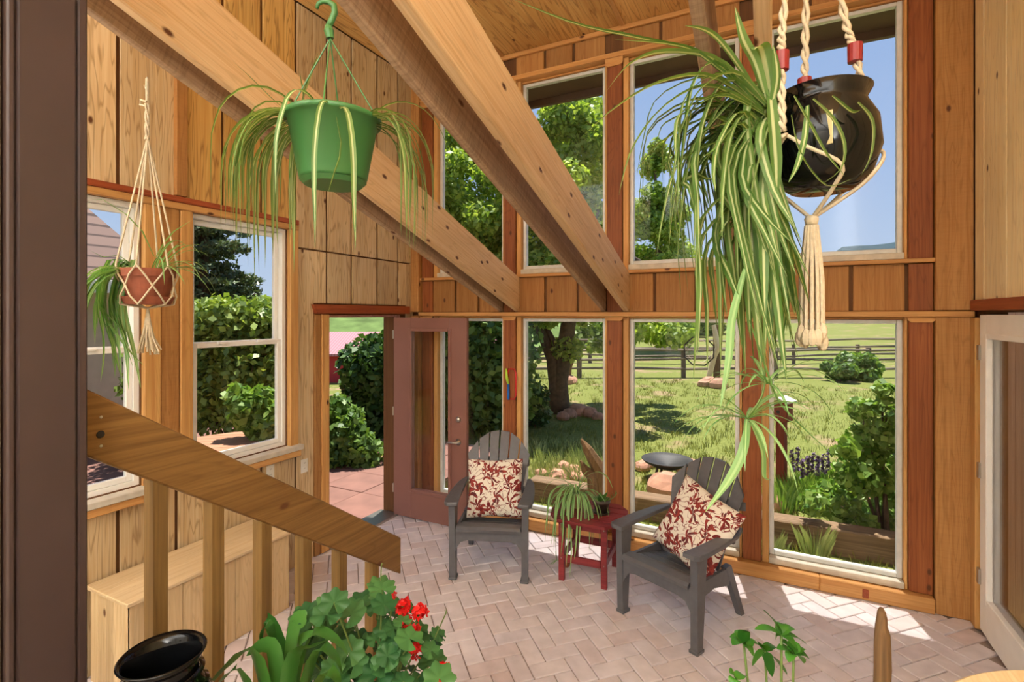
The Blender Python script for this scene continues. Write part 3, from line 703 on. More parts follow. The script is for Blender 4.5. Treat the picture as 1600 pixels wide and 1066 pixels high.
# ------------------------------------------------------------------ plant tools
def blade(az, el, length, droop, start=(0, 0, 0), n=9, wob=.0, stiff=0.0):
    """path of a leaf that leaves at azimuth az, elevation el and bends over under its weight"""
    p = Vector(start); d = Vector((math.cos(az)*math.cos(el), math.sin(az)*math.cos(el), math.sin(el))); pts = [p.copy()]; ds = length/n
    for i in range(n):
        d = d + Vector((random.uniform(-wob, wob), random.uniform(-wob, wob), -droop*ds*(.4+1.2*i/n))); d.normalize()
        if d.z < -.985 : d = Vector((d.x*.5, d.y*.5, d.z)).normalized()
        p = p+d*ds; pts.append(p.copy())
    return pts
def leaf(parent, pts, width, mat, fold=.3, tip=.03, base=.5, name='leaf'):
    return MB().ribbon(pts, width, fold, tip=tip, base=base).build(name, mat, parent, smooth=True)
def smooth_path(P, n=12):
    out = []
    for i in range(n+1):
        q = i/n*(len(P)-1); k = min(int(q), len(P)-2); f = q-k
        p0, p1, p2, p3 = P[max(k-1, 0)], P[k], P[k+1], P[min(k+2, len(P)-1)]
        out.append(.5*((2*p1)+(p2-p0)*f+(2*p0-5*p1+4*p2-p3)*f*f+(3*p1-p0-3*p2+p3)*f**3))
    return out
AZL = math.atan2(-SA, -CA)          # azimuth of "towards the left of the view"
AZC = math.atan2(-CA, SA)           # azimuth of "towards the viewer"

# green hanging basket
gp = atD(521, 187, 1.43)
t = thing('hanging_basket', 'green plastic hanging basket with a drooping spider plant', 'hanging plant', gp)
r0 = .128
MB().lathe([(0, -.172), (.088, -.172), (.092, -.165), (.120, -.012), (.130, -.012), (.133, 0), (.128, .004), (.117, -.012), (.088, -.15), (0, -.15)], 40, capb=False).build('pot', M['greenpot'], t, smooth=True)
MB().lathe([(0, -.186), (.078, -.186), (.090, -.174), (.084, -.171), (0, -.171)], 40, capb=False).build('saucer', M['greenpot'], t)
MB().lathe([(0, -.03), (.113, -.03), (.10, -.018), (0, -.014)], 24, capb=False).build('soil', M['soil'], t)
top = atD(516, 60, 1.43)-gp
for k in range(4):
    a = R(35+90*k); MB().tube([(r0*math.cos(a), r0*math.sin(a), -.004), tuple(top)], .0022, 6).build('hanger_wire', M['greenpot'], t)
hk = []
for (x, y) in ((516, 60), (514, 48), (513, 40)): hk.append(atD(x, y, 1.43)-gp)
plate = MB().tube(hk, [.010, .014, .009], 8).build('hook_plate', M['greenpot'], t)
pts = [atD(x, y, 1.43)-gp for (x, y) in ((513, 42), (518, 32), (523, 20), (522, 9), (514, 3), (504, 2), (497, 6), (495, 13))]
hkx = pts
MB().tube(pts, [.009, .009, .009, .009, .008, .007, .006, .005], 8).build('hook', M['greenpot'], t, smooth=True)
anchor = Vector((-1.13, gp.y, 2.128+PITCH*(4.545-gp.y)))-gp
h0 = atD(508, 4, 1.43)-gp
MB().tube([tuple(anchor), tuple(h0+Vector((0, 0, .02))), tuple(h0)], .003, 6).build('wire', M['metal'], t)
random.seed(21)
for k in range(60):
    side = random.random()
    if side < .62: az = AZL+random.uniform(-.75, .75); L = random.uniform(.34, .56)
    elif side < .93: az = AZL+math.pi+random.uniform(-.35, .35); L = random.uniform(.36, .50)
    else: az = AZL+math.pi/2+random.uniform(-.8, .8); L = random.uniform(.36, .50)
    st = Vector((math.cos(az)*.085, math.sin(az)*.085, -.012))
    pts = blade(az, random.uniform(.15, 1.0), L, random.uniform(12, 30), st, 14, .11)
    leaf(t, pts, random.uniform(.009, .018), M['spidery'], .35)
for (pp) in (((452, 178), (420, 150), (392, 122), (362, 94)), ((470, 170), (478, 140), (488, 112), (498, 82)), ((475, 165), (471, 135), (468, 112))):
    leaf(t, [atD(x, y, 1.43)-gp for x, y in pp], .014, M['spidery'], .3)
for xx, yy, l_ in ((528, 185, .28),):
    pts = [atD(x, y, 1.30)-gp for x, y in ((525, 182), (528, 200), (532, 222), (530, 245), (522, 268), (516, 288), (513, 300))]
    leaf(t, pts, .012, M['spidery'], .3)

# terracotta pot in a macrame hanger
hp = atX(230, 121, -2.408); dT = 2.25
tp = atD(231, 421, dT)
cz = tp
t = thing('potted_spider_plant', 'terracotta pot with a trailing spider plant by the left windows', 'potted plant', tp)
MB().lathe([(0, -.135), (.075, -.135), (.098, -.035), (.103, -.035), (.106, 0), (.098, 0), (.092, -.03), (.07, -.12), (0, -.12)], 32, capb=False).build('pot', M['terracotta'], t, smooth=False)
MB().lathe([(0, -.155), (.085, -.155), (.102, -.122), (.096, -.122), (.08, -.145), (0, -.145)], 32, capb=False).build('saucer', M['terracotta'], t)
MB().lathe([(0, -.03), (.093, -.03), (.06, -.012), (0, -.005)], 20, capb=False).build('soil', M['soil'], t)
random.seed(5)
for k in range(16):
    az = AZL+.35+random.uniform(-.65, .75); st = Vector((math.cos(az)*.06, math.sin(az)*.06, -.01))
    leaf(t, blade(az, random.uniform(.2, .7), random.uniform(.40, .72), random.uniform(12, 19), st, 12, .06), random.uniform(.018, .027), M['spiderg'], .3)
for k in range(18):
    az = AZL+math.pi+random.uniform(-.9, .9); st = Vector((math.cos(az)*.05, math.sin(az)*.05, -.01))
    leaf(t, blade(az, random.uniform(.3, 1.2), random.uniform(.16, .32), random.uniform(6, 12), st, 9, .06), random.uniform(.009, .014), M['spiderg'], .3)
for pp in (((244, 402), (258, 378), (272, 362), (300, 344)), ((240, 400), (222, 362), (196, 335), (160, 312), (142, 311)), ((205, 412), (185, 400), (160, 402), (141, 392))):
    leaf(t, [atD(x, y, dT)-tp for x, y in pp], .013, M['spiderg'], .3)
random.seed(23)
for k in range(20):
    xe = random.uniform(146, 226); ye = random.uniform(500, 612); xm = random.uniform(160, 205)
    pp = ((206, 418), (xm+8, 412+random.uniform(-6, 10)), (xm-8, 470), ((xm+xe)/2, (470+ye)/2+15), (xe, ye))
    leaf(t, [q-tp for q in smooth_path([atD(x, y, dT-.02-.03*i*random.random()) for i, (x, y) in enumerate(pp)], 12)], random.uniform(.016, .026), M['spiderg'], .3)
h = thing('macrame_hanger', 'thin cream macrame hanger holding the terracotta pot', 'plant hanger', tp)
kn = hp-tp-Vector((0, 0, .115)); kn2 = atD(231, 214, dT)-tp
m = MB(); m.tube([tuple(hp-tp-Vector((0, 0, .005))), tuple(kn2)], .0075, 8); m.build('cord', M['cord'], h)
for a in range(3): MB().tube([tuple(kn+Vector((.006*math.cos(2.1*a+z*40), .006*math.sin(2.1*a+z*40), -z))) for z in [i*.012 for i in range(14)]], .0045, 6).build('twist', M['cord'], h)
MB().tube([tuple(kn+Vector((-.005, 0, .01))), tuple(kn+Vector((-.03, -.01, .02))), tuple(kn+Vector((-.035, -.01, 0))), tuple(kn+Vector((-.008, 0, -.01)))], .005, 6).build('bow', M['cord'], h)
MB().tube([tuple(hp-tp+Vector((0, 0, .0))), tuple(hp-tp+Vector((.0, .0, -.03))), tuple(hp-tp+Vector((-.012, 0, -.045))), tuple(hp-tp+Vector((-.022, 0, -.03)))], .003, 6).build('hook', M['metal'], h)
K = 6
for k in range(K):
    a = 2*math.pi*(k+.25)/K+AZC; a2 = a+math.pi/K; a3 = a-math.pi/K
    rim = Vector((.113*math.cos(a), .113*math.sin(a), .012))
    MB().tube([tuple(kn2), tuple(rim)], .0042, 6).build('cord', M['cord'], h)
    for b in (a2, a3):
        mid = Vector((.101*math.cos(b), .101*math.sin(b), -.075)); bot = Vector((.098*math.cos(a+0*(b-a)), .098*math.sin(a), -.155))
        MB().tube([tuple(rim), tuple(Vector((.112*math.cos((a+b)/2), .112*math.sin((a+b)/2), -.03))), tuple(mid)], .0038, 6).build('cord', M['cord'], h)
        MB().tube([tuple(mid), tuple(Vector((.106*math.cos((a+b)/2), .106*math.sin((a+b)/2), -.12))), tuple(bot)], .0038, 6).build('cord', M['cord'], h)
    MB().tube([tuple(bot), (0, 0, -.172)], .0038, 6).build('cord', M['cord'], h)
tas = thing('x', '', '') if False else None
m = MB()
for k in range(26):
    a = random.uniform(0, 6.28); r1 = random.uniform(.012, .05)
    m.tube([(0, 0, -.168), (.010*math.cos(a), .010*math.sin(a), -.24), (r1*.5*math.cos(a), r1*.5*math.sin(a), -.30), (r1*math.cos(a)+.012, r1*math.sin(a), -.36+random.uniform(-.02, .02))], .004, 5)
tag(m.build('tassel', M['cord'], h), 'frayed cream tassel')

# big variegated spider plant in a dark glazed pot, macrame with red beads
dB = 1.50
bp_ = atD(1283, 148, dB)
t = thing('hanging_spider_plant', 'large variegated spider plant in a black glazed hanging pot', 'hanging plant', bp_)
MB().lathe([(0, -.285), (.08, -.285), (.125, -.25), (.150, -.17), (.142, -.09), (.118, -.045), (.112, -.03), (.128, 0), (.122, .003), (.104, -.03), (.11, -.06), (.12, -.17), (0, -.26)], 40, capb=False).build('pot', M['blackglaze'], t, smooth=True)
MB().lathe([(0, -.05), (.108, -.05), (.08, -.03), (0, -.02)], 24, capb=False).build('soil', M['soil'], t)
bx('pot_label', M['creampot'], t, -.118, -.114, -.098, -.062, -.19, -.10, .001).rotation_euler = (0, 0, AZL-math.pi+.5)
random.seed(11)
c0 = atD(1212, 178, dB-.05)-bp_
def path(pp, d0, d1): return [atD(x, y, d0+(d1-d0)*i/(len(pp)-1))-bp_ for i, (x, y) in enumerate(pp)]
# main cascade: leaves rise left from the crown, arch over and hang
for k in range(95):
    far = random.random(); x1 = 1040+165*far**.7; top = 205-75*(1-far)*random.uniform(.1, 1); end = random.uniform(330, 590) if far > .3 else random.uniform(280, 470)
    xs = random.uniform(1188, 1222); ys = random.uniform(140, 235)
    xe = x1+random.uniform(-5, 42)+(45 if far > .4 else 0)*random.random()
    d_ = dB+random.uniform(-.16, .12)
    P = path([(xs, ys), ((xs*1.2+x1*.8)/2, min(ys-8, top+30*random.random())), (x1, ys+random.uniform(25, 80)), (x1+(xe-x1)*.4, (ys+end)/2+25), (xe, end)], dB-.02, d_)
    leaf(t, smooth_path(P), random.uniform(.018, .028), M['spider'], .3)
for k in range(36):
    xs = random.uniform(1170, 1215); ys = random.uniform(250, 330); x1 = random.uniform(1095, 1235); xe = x1+random.uniform(-20, 45); end = random.uniform(470, 610)
    leaf(t, smooth_path(path([(xs, ys), (x1, ys+70), ((x1+xe)/2, (ys+end)/2+40), (xe, end)], dB-.04, dB+random.uniform(-.14, .08))), random.uniform(.024, .036), M['spider'], .3)
# long arching leaves to the left and upwards
for pp, w_ in ((((1190, 160), (1120, 95), (1040, 82), (985, 100), (948, 142)), .018), (((1190, 170), (1110, 120), (1030, 130), (960, 170), (912, 212)), .016), (((1195, 150), (1100, 85), (1000, 60), (900, 38), (795, -4)), .011),
               (((1192, 175), (1110, 135), (1040, 165), (990, 230), (967, 305)), .017), (((1188, 165), (1100, 90), (1050, 70), (960, 62)), .012), (((1195, 180), (1130, 150), (1075, 180), (1056, 250), (1045, 365)), .012), (((1185, 150), (1120, 60), (1070, 40)), .014),
               (((1190, 175), (1120, 100), (1085, 130), (1072, 200), (1060, 300)), .016), (((1198, 160), (1180, 100), (1160, 60), (1148, 10)), .020), (((1205, 160), (1190, 80), (1178, 78)), .03), (((1205, 170), (1215, 120), (1208, 70)), .016),
               (((1202, 130), (1208, 200), (1212, 260), (1213, 310)), .022), (((1195, 165), (1140, 125), (1105, 175), (1090, 260), (1085, 400)), .018), (((1200, 165), (1150, 115), (1095, 140), (1062, 210)), .014)):
    leaf(t, smooth_path(path(pp, dB-.06, dB-.12), 14), w_*1.6, M['spider'], .3)
random.seed(17)
for k in range(26):
    x1 = random.uniform(1015, 1150); ys = random.uniform(150, 260); top = ys-random.uniform(10, 70); xe = x1-random.uniform(5, 45); end = random.uniform(230, 420)
    leaf(t, smooth_path(path([(1195, ys), ((1195+x1)/2, top), (x1, (top+ys)/2+15), ((x1+xe)/2-6, (ys+end)/2), (xe, end)], dB-.04, dB+random.uniform(-.22, .1)), 13), random.uniform(.012, .022), M['spider'], .3)
# leaves spilling in front of the pot
for pp in (((1240, 150), (1262, 190), (1290, 240), (1320, 275)), ((1270, 155), (1300, 185), (1318, 225), (1312, 265), (1280, 290)), ((1262, 165), (1258, 215), (1246, 260), (1232, 285)), ((1236, 180), (1250, 240), (1290, 290), (1330, 280)),
           ((1340, 160), (1362, 190), (1360, 240), (1345, 275)), ((1300, 150), (1330, 175), (1345, 172))):
    leaf(t, smooth_path(path(pp, dB-.17, dB-.19)), .017, M['spider'], .3)
# stolons with plantlets
def plantlet(c, d, n, rmax, seed):
    random.seed(seed); p0 = atD(c[0], c[1], d)-bp_
    for k in range(n):
        az = random.uniform(0, 6.28); L = random.uniform(.6, 1)*rmax
        leaf(t, blade(az, random.uniform(.0, .9), L, random.uniform(5, 11), p0, 9, .05), random.uniform(.008, .013), M['spiderg'], .3)
MB().tube(smooth_path(path([(1200, 200), (1170, 330), (1185, 480), (1195, 600), (1170, 650)], dB-.1, dB-.12), 16), .0028, 6).build('runner', M['stem'], t)
plantlet((1198, 600), dB-.1, 16, .24, 3); plantlet((1168, 655), dB-.12, 22, .26, 4)
for pp in (((1170, 660), (1160, 710), (1140, 750), (1102, 800)), ((1170, 500), (1200, 590), (1225, 640), (1310, 720)), ((1172, 660), (1190, 705), (1192, 745), (1205, 750)), ((1165, 420), (1145, 500), (1140, 560), (1125, 640))):
    leaf(t, smooth_path(path(pp, dB-.1, dB-.18)), .026, M['spiderg'], .3)
h = thing('macrame_hanger', 'thick knotted macrame hanger with red beads around the black pot', 'plant hanger', bp_)
ring = atD(1262, -320, dB)-bp_
rp3 = [(1220, 215), (1258, 150), (1345, 160)]
for k, ((x1, y1), (xt, yt), (xb, yb), dd) in enumerate((((1222, 205), (1226, 0), (1221, 96), -.08), ((1257, 150), (1259, 0), (1257, 136), .10), ((1350, 160), (1314, 0), (1336, 83), 0))):
    a = atD(x1, y1, dB+dd)-bp_; b = atD(xt, yt, dB+dd*.6)-bp_; be = atD(xb, yb, dB+dd*.8)-bp_
    for s in range(2):
        pts = []; nn = 46
        P = smooth_path([ring, b, be, a], nn)
        for i, p in enumerate(P):
            ph = i*1.1+math.pi*s; pts.append(tuple(p+Vector((.007*math.cos(ph), .007*math.sin(ph), 0))))
        MB().tube(pts, .0062, 6).build('braid', M['cord'], h, smooth=True)
    MB().lathe([(.010, -.028), (.019, -.026), (.020, .026), (.010, .028)], 16).build('bead', M['bead'], h, tuple(be))
# net under the pot
K = 6; low = atD(1268, 342, dB)-bp_
for k in range(3):
    a = AZC+.5+2*math.pi*k/3
    up_ = (atD(*rp3[k], dB+(-.08, .10, 0)[k])-bp_)
    ang_ = math.atan2(up_.y, up_.x)
    side = Vector((.153*math.cos(ang_), .153*math.sin(ang_), -.14)); bot = Vector((.10*math.cos(ang_), .10*math.sin(ang_), -.285))
    for s in (-1, 1):
        MB().tube(smooth_path([up_, side*1.03, Vector((.155*math.cos(ang_+s*.35), .155*math.sin(ang_+s*.35), -.19)), Vector((.142*math.cos(ang_+s*.9), .142*math.sin(ang_+s*.9), -.245)), Vector((.095*math.cos(ang_+s*.9), .095*math.sin(ang_+s*.9), -.292)), low], 18), .0055, 6).build('cord', M['cord'], h, smooth=True)
MB().tube([tuple(low+Vector((0, 0, .01))), tuple(low), tuple(low-Vector((0, 0, .02)))], [.012, .02, .016], 10).build('knot', M['cord'], h, smooth=True)
random.seed(2)
for k in range(12):
    a = k*.52; e0 = low+Vector((.014*math.cos(a), .014*math.sin(a), -.02)); e1 = low+Vector((.03*math.cos(a), .03*math.sin(a), -.30-.04*random.random()))
    MB().tube([tuple(e0), tuple((e0+e1)/2+Vector((.006*math.cos(a), .006*math.sin(a), 0))), tuple(e1)], .0052, 6).build('fringe', M['cord'], h)
    MB().lathe([(.004, 0), (.012, -.012), (.014, -.028), (.009, -.045), (.002, -.05)], 8).build('frayed_end', M['cord'], h, tuple(e1))
MB().tube([tuple(ring), tuple(Vector((ring.x, ring.y, ZC-.016-bp_.z)))], .006, 8).build('cord', M['cord'], h)

# spider plant and small pot on the red table
p0 = atZ(898, 800, .50); p0 = Vector((-1.42, 4.02, .501))
t = thing('potted_spider_plant', 'spider plant in a cream pot trailing off the red table', 'potted plant', p0)
MB().lathe([(0, 0), (.042, 0), (.058, .115), (.062, .12), (.055, .12), (.05, .11), (0, .10)], 28, capb=False).build('pot', M['creampot'], t, smooth=True)
random.seed(8)
for k in range(34):
    az = AZC+random.uniform(-1.5, .9); st = Vector((math.cos(az)*.02, math.sin(az)*.02, .115)); lng = random.random()
    leaf(t, blade(az, random.uniform(.5, 1.2), .30+.30*lng, random.uniform(11, 16), st, 12, .06), random.uniform(.009, .014), M['spiderg'], .3)
for k in range(9):
    az = random.uniform(0, 6.28); leaf(t, blade(az, random.uniform(.5, 1.1), random.uniform(.22, .32), random.uniform(5, 8), (0, 0, .115), 9, .05), .010, M['spiderg'], .3)
for pp in (((893, 757), (872, 775), (866, 820), (861, 852)), ((895, 757), (882, 780), (880, 830), (876, 870)), ((897, 757), (890, 785), (888, 840), (884, 888)), ((899, 757), (903, 790), (900, 850), (897, 875)), ((893, 755), (862, 768), (856, 800), (852, 830)), ((900, 757), (908, 785), (906, 830), (904, 862)), ((896, 757), (878, 768), (870, 800), (868, 838)), ((897, 757), (886, 790), (893, 850), (890, 905)), ((905, 752), (930, 738), (948, 745), (958, 765)), ((893, 750), (870, 738), (850, 742)), ((895, 748), (880, 732), (858, 736))):
    leaf(t, [q-p0+Vector((0, 0, .0)) for q in smooth_path([atD(x, y, 4.14-.12*i) for i, (x, y) in enumerate(pp)], 12)], .014, M['spiderg'], .3)
e1 = Vector((-.10, -.20, -.38))
MB().tube(smooth_path([Vector((-.03, -.05, .11)), Vector((-.09, -.19, .03)), Vector((-.10, -.22, -.15)), e1], 12), .002, 5).build('runner', M['stem'], t)
for k in range(10): leaf(t, blade(random.uniform(0, 6.28), random.uniform(-.6, .6), random.uniform(.06, .13), 8, e1, 7), .007, M['spiderg'], .3)
p0 = Vector((-1.20, 3.99, .501))
t = thing('potted_succulent', 'small succulent in a dark embossed pot on the red table', 'potted plant', p0)
MB().lathe([(0, .012), (.048, .012), (.066, .085), (.07, .085), (.074, .112), (.066, .112), (.06, .095), (0, .09)], 28, capb=False).build('pot', M['darkpot'], t, smooth=True)
MB().lathe([(0, 0), (.06, 0), (.07, .018), (.062, .018), (.05, .008), (0, .008)], 28, capb=False).build('saucer', M['darkpot'], t)
for k in range(22):
    az = random.uniform(0, 6.28); r_ = random.uniform(0, .05)
    leaf(t, blade(az, random.uniform(.3, 1.2), random.uniform(.04, .08), 4, (r_*math.cos(az), r_*math.sin(az), .095), 6), .018, M['broad'], .4, base=.6)
pts = [Vector((.03, .0, .10)), Vector((.07, .02, .115)), Vector((.10, .03, .14)), Vector((.115, .035, .165))]
MB().tube(pts, .004, 6).build('stem', M['stem'], t)
for q in range(10):
    b = pts[0].lerp(pts[3], q/9); leaf(t, [b, b+Vector((random.uniform(-.02, .02), random.uniform(-.02, .02), .025))], .014, M['broad'], .3)
p0 = atZ(898, 868, 0); p0 = Vector((p0.x, 4.0, .002))
tag(MB().lathe([(0, 0), (.028, 0), (.036, .03), (.034, .06), (.018, .09), (.016, .105), (.022, .115), (.016, .115), (.012, .10), (0, .09)], 24, capb=False).build('terracotta_jug', M['terracotta'], None, p0, smooth=True), 'tiny terracotta jug on the floor beneath the red table', 'jug')

# ------------------------------------------------------------------ foreground plants on the landing
LZ = .446
# black glazed vase
c = atD(254, 1022, 1.32); zc = c.z
t = thing('black_vase', 'glossy black glazed vase with flared rim in the lower left', 'vase', (c.x, c.y, LZ))
hh = zc-LZ
MB().lathe([(0, 0), (.09, 0), (.12, .05), (.135, hh*.45), (.118, hh-.13), (.088, hh-.075), (.078, hh-.045), (.092, hh-.012), (.100, hh), (.096, hh+.004), (.085, hh-.012), (.07, hh-.05), (.08, hh-.09), (.11, hh-.16), (0, hh-.30)], 48, capb=False).build('body', M['blackglaze'], t, smooth=True).rotation_euler = (R(0), R(0), 0)
for dz in (.055, .095): MB().lathe([(.083+.25*(dz-.05), hh-dz-.006), (.094+.25*(dz-.05), hh-dz), (.083+.25*(dz-.05), hh-dz+.006)], 48, capb=False).build('ring', M['blackglaze'], t, smooth=True)
# broad strap-leaved plant
c = atD(440, 1085, 1.55)
t = thing('strap_leaf_plant', 'plant with broad arching green leaves beside the geranium', 'potted plant', (c.x, c.y, LZ))
MB().lathe([(0, 0), (.09, 0), (.12, .22), (.125, .22), (.125, .25), (.112, .25), (.10, .21), (0, .20)], 28, capb=False).build('pot', M['terracotta'], t)
o_ = Vector((c.x, c.y, LZ)); g = o_+Vector((0, 0, .22))
for pp, w_, dd in ((((440, 1075), (400, 1030), (360, 1040), (325, 1075)), .06, -.12), (((445, 1075), (425, 1000), (412, 985), (408, 1020)), .04, 0), (((450, 1075), (458, 1000), (475, 965), (480, 960)), .055, .05), (((450, 1080), (490, 1030), (520, 1025), (535, 1055)), .05, -.1),
                   (((455, 1080), (480, 1010), (515, 995), (545, 1025)), .05, .0), (((440, 1080), (430, 1035), (412, 1010), (385, 1025)), .05, -.05), (((445, 1080), (442, 1030), (418, 965), (428, 1015)), .035, .1), (((430, 1085), (380, 1060), (350, 1062), (330, 1085)), .05, -.18),
                   (((455, 1085), (470, 1050), (468, 1005), (500, 985)), .05, .05), (((450, 1085), (455, 1040), (490, 1012), (515, 1000)), .05, -.08), (((460, 1090), (500, 1065), (525, 1060), (533, 1085)), .05, -.15)):
    P = [g-o_]+[atD(x, y, 1.55+dd*.6)-o_ for x, y in pp[1:]]
    leaf(t, smooth_path(P, 12), w_, M['broad'], .22, base=.35)
# geranium
gc = atD(590, 1000, 1.78); go = Vector((gc.x, gc.y, LZ))
t = thing('geranium', 'bushy potted geranium with bright red flower heads', 'potted plant', go)
MB().lathe([(0, 0), (.09, 0), (.125, .20), (.132, .20), (.135, .24), (.12, .24), (.11, .20), (0, .19)], 28, capb=False).build('pot', M['terracotta'], t)
# lobed round leaf
lv_ = MB(); lv_.v.append((0, 0, 0)); nl = 30
for k in range(nl+1):
    a = R(-160)+R(320)*k/nl; r_ = .038*(1+.10*math.cos(a*7))*(1 if abs(a) < 2.6 else .9)
    lv_.v.append((r_*math.cos(a), r_*math.sin(a), .0035*math.cos(a*7)-.25*(r_*.5)**1 + .004))
for k in range(nl): lv_.f.append((0, k+1, k+2))
ger_me = lv_.mesh('leaf', M['geranium'], True)
random.seed(31)
def in_shape(x, y):
    # silhouette of the plant in the view
    top = 905 if 545 < x < 600 else (925+max(0, (x-600))*.75 if x >= 600 else 920+(545-x)*.55)
    return y > top and x < 690
placed = 0
while placed < 118:
    x = random.uniform(465, 690); y = random.uniform(905, 1100)
    if not in_shape(x, y): continue
    d_ = 1.78+random.uniform(-.20, .20); p = atD(x, y, d_)-go
    o = link('leaf', ger_me, t, p)
    nrm = (p-Vector((0, 0, .25))).normalized()*.6+Vector((random.uniform(-.4, .4), random.uniform(-.4, .4), .6)) - ray(x, y)*.35
    o.rotation_mode = 'QUATERNION'; o.rotation_quaternion = nrm.to_track_quat('Z', 'X'); s_ = random.uniform(.75, 1.35); o.scale = (s_, s_, s_)
    placed += 1
    if placed % 3 == 0: MB().tube([(0, 0, .2), tuple(p*.5+Vector((0, 0, .12))), tuple(p)], .003, 5).build('stalk', M['stem'], t)
for (x, y, r_, npt) in ((630, 948, .028, 26), (655, 958, .030, 34), (634, 972, .022, 18), (648, 985, .018, 14), (648, 1018, .026, 24), (690, 1050, .032, 36), (614, 930, .012, 7)):
    p = atD(x, y, 1.72 if x < 680 else 1.66)-go; m = MB()
    for k in range(npt):
        v = Vector((random.gauss(0, 1), random.gauss(0, 1), random.gauss(0, 1))).normalized()*r_*random.uniform(.5, 1); q = v.to_track_quat('Z', 'Y')
        b = len(m.v); s_ = random.uniform(.009, .014)
        for i in range(7):
            a = i/7*6.283; rr = s_*(1+.25*math.cos(a*3)); m.v.append(tuple(v+q @ Vector((rr*math.cos(a), rr*math.sin(a), .004*math.cos(a*3)))))
        m.f.append(tuple(range(b, b+7)))
    m.build('flower_head', M['petal'], t, tuple(p)); MB().tube([tuple(p), tuple(p*.6+Vector((0, 0, .08))), (0, 0, .22)], .003, 5).build('stalk', M['stem'], t)
for (x, y, x2, y2) in ((697, 958, 678, 1000), (596, 883, 594, 920), (502, 945, 505, 975)):
    a = atD(x, y, 1.75)-go; b = atD(x2, y2, 1.75)-go; q = MB().tube([tuple(b), tuple(a)], .0022, 5).build('stalk', M['stem'], t)
    for k in range(4): leaf(t, [a, a+Vector((random.uniform(-.015, .015), random.uniform(-.015, .015), .006))], .007, M['stem'], name='bud')
# umbrella plant
uc = atD(1225, 1090, 1.25); uo = Vector((uc.x, min(uc.y, 1.40), LZ))
t = thing('umbrella_plant', 'umbrella plant with glossy finger leaves at the bottom right', 'potted plant', uo)
MB().lathe([(0, 0), (.08, 0), (.11, .18), (.116, .18), (.118, .21), (.105, .21), (.095, .17), (0, .16)], 28, capb=False).build('pot', M['darkpot'], t)
for (hx, hy, lvs) in (((1221, 992), (1221, 992), ((1193, 955), (1181, 984), (1222, 975), (1240, 983), (1258, 1006), (1246, 1016), (1212, 1000))), ((1162, 1006), 0, ((1141, 996), (1150, 986), (1163, 986), (1177, 1025), (1145, 1008), (1176, 1010))),
                     ((1195, 1018), 0, ((1168, 1003), (1176, 1040), (1206, 1056), (1228, 1053), (1212, 1012), (1190, 1008))), ((1240, 1022), 0, ((1215, 1015), (1222, 1004), (1240, 1002), (1256, 1014), (1264, 1030), (1255, 1036), (1232, 1034))), ((1150, 1062), 0, ((1140, 1052), (1165, 1058), (1145, 1075)))):
    d_ = 1.25+random.uniform(-.05, .05); hb = atD(hx[0], hx[1], d_)-uo
    MB().tube(smooth_path([Vector((random.uniform(-.02, .02), 0, .17)), Vector((hb.x*.6, hb.y*.6, hb.z*.6)), hb], 8), .003, 6).build('stem', M['stem'], t, smooth=True)
    for (x, y) in lvs:
        e_ = atD(x, y, d_+random.uniform(-.03, .03))-uo; e2 = hb+(e_-hb)*1.05
        leaf(t, smooth_path([hb, hb.lerp(e2, .5)+Vector((0, 0, .008)), e2], 8), .028, M['schef'], .2, base=.15)
# weathered stick and stool in the corner
c = atD(1378, 950, 1.2)
t0 = Vector((c.x, c.y, LZ)); hgt = c.z-LZ
random.seed(4); o = MB().tube([(random.uniform(-.002, .002), 0, hgt*q) for q in (0, .3, .5, .62, .7, .78, .85, .90, .935, .955, .975, .99, 1)], [.019, .019, .018, .0185, .018, .0175, .018, .0175, .016, .0125, .011, .0085, .004], 9).build('driftwood_stick', M['drift'], None, t0, smooth=True)
tag(o, 'weathered upright wooden stick with a worn tip at the bottom right', 'stick')
t = thing('round_table', 'pale round wooden tabletop edge in the bottom right corner', 'table', (.703, 1.149, LZ))
st_z = 1.30-LZ
MB().lathe([(0, st_z-.035), (.43, st_z-.035), (.443, st_z-.02), (.441, st_z-.004), (.435, st_z), (0, st_z)], 64, capb=False).build('tabletop', M['benchtop'], t)
for k in range(4):
    a = R(45+90*k); MB().tube([(.28*math.cos(a), .28*math.sin(a), st_z-.034), (.32*math.cos(a), .32*math.sin(a), 0)], .02, 10).build('leg', M['bench'], t)

# ------------------------------------------------------------------ small things at the window wall
p = atY(1092, 549, 4.48)
t = thing('crystal_ornament', 'octagonal glass sun catcher hanging in the centre window', 'ornament', p)
ring_ = [(.125*math.cos(R(22.5+45*k)), 0, .125*math.sin(R(22.5+45*k))) for k in range(9)]
MB().tube(ring_, .006, 6).build('rim', M['dark'], t); MB().prism([(.118*math.cos(R(22.5+45*k)), .118*math.sin(R(22.5+45*k))) for k in range(8)], -.003, .003, 'XZ').build('pane', M['glass'], t)
MB().tube([tuple((.095*math.cos(R(22.5+45*k)), 0, .095*math.sin(R(22.5+45*k))) for k in range(9))][0:1] and [(.095*math.cos(R(22.5+45*k)), -.004, .095*math.sin(R(22.5+45*k))) for k in range(9)], .0025, 5).build('bevel', M['metal'], t)
MB().tube([(0, 0, .115), (0, 0, 2.09-p.z)], .0015, 5).build('thread', M['dark'], t)
p = atY(797, 600, D-.012)
t = thing('hanging_tool', 'red framed hanger with a blue and lime green handle on the post', 'tool', p)
M['red'] = plain('red_plastic', (196, 30, 36), .35); M['blue'] = plain('blue_plastic', (30, 104, 190), .35); M['lime'] = plain('lime_plastic', (170, 210, 60), .4)
lp = [(.045*sx_+(.028 if 0 else 0), 0, z) for sx_, z in ((-1, -.11), (-1, .11), (-.6, .15), (.6, .15), (1, .11), (1, -.11), (.6, -.15), (-.6, -.15), (-1, -.11))]
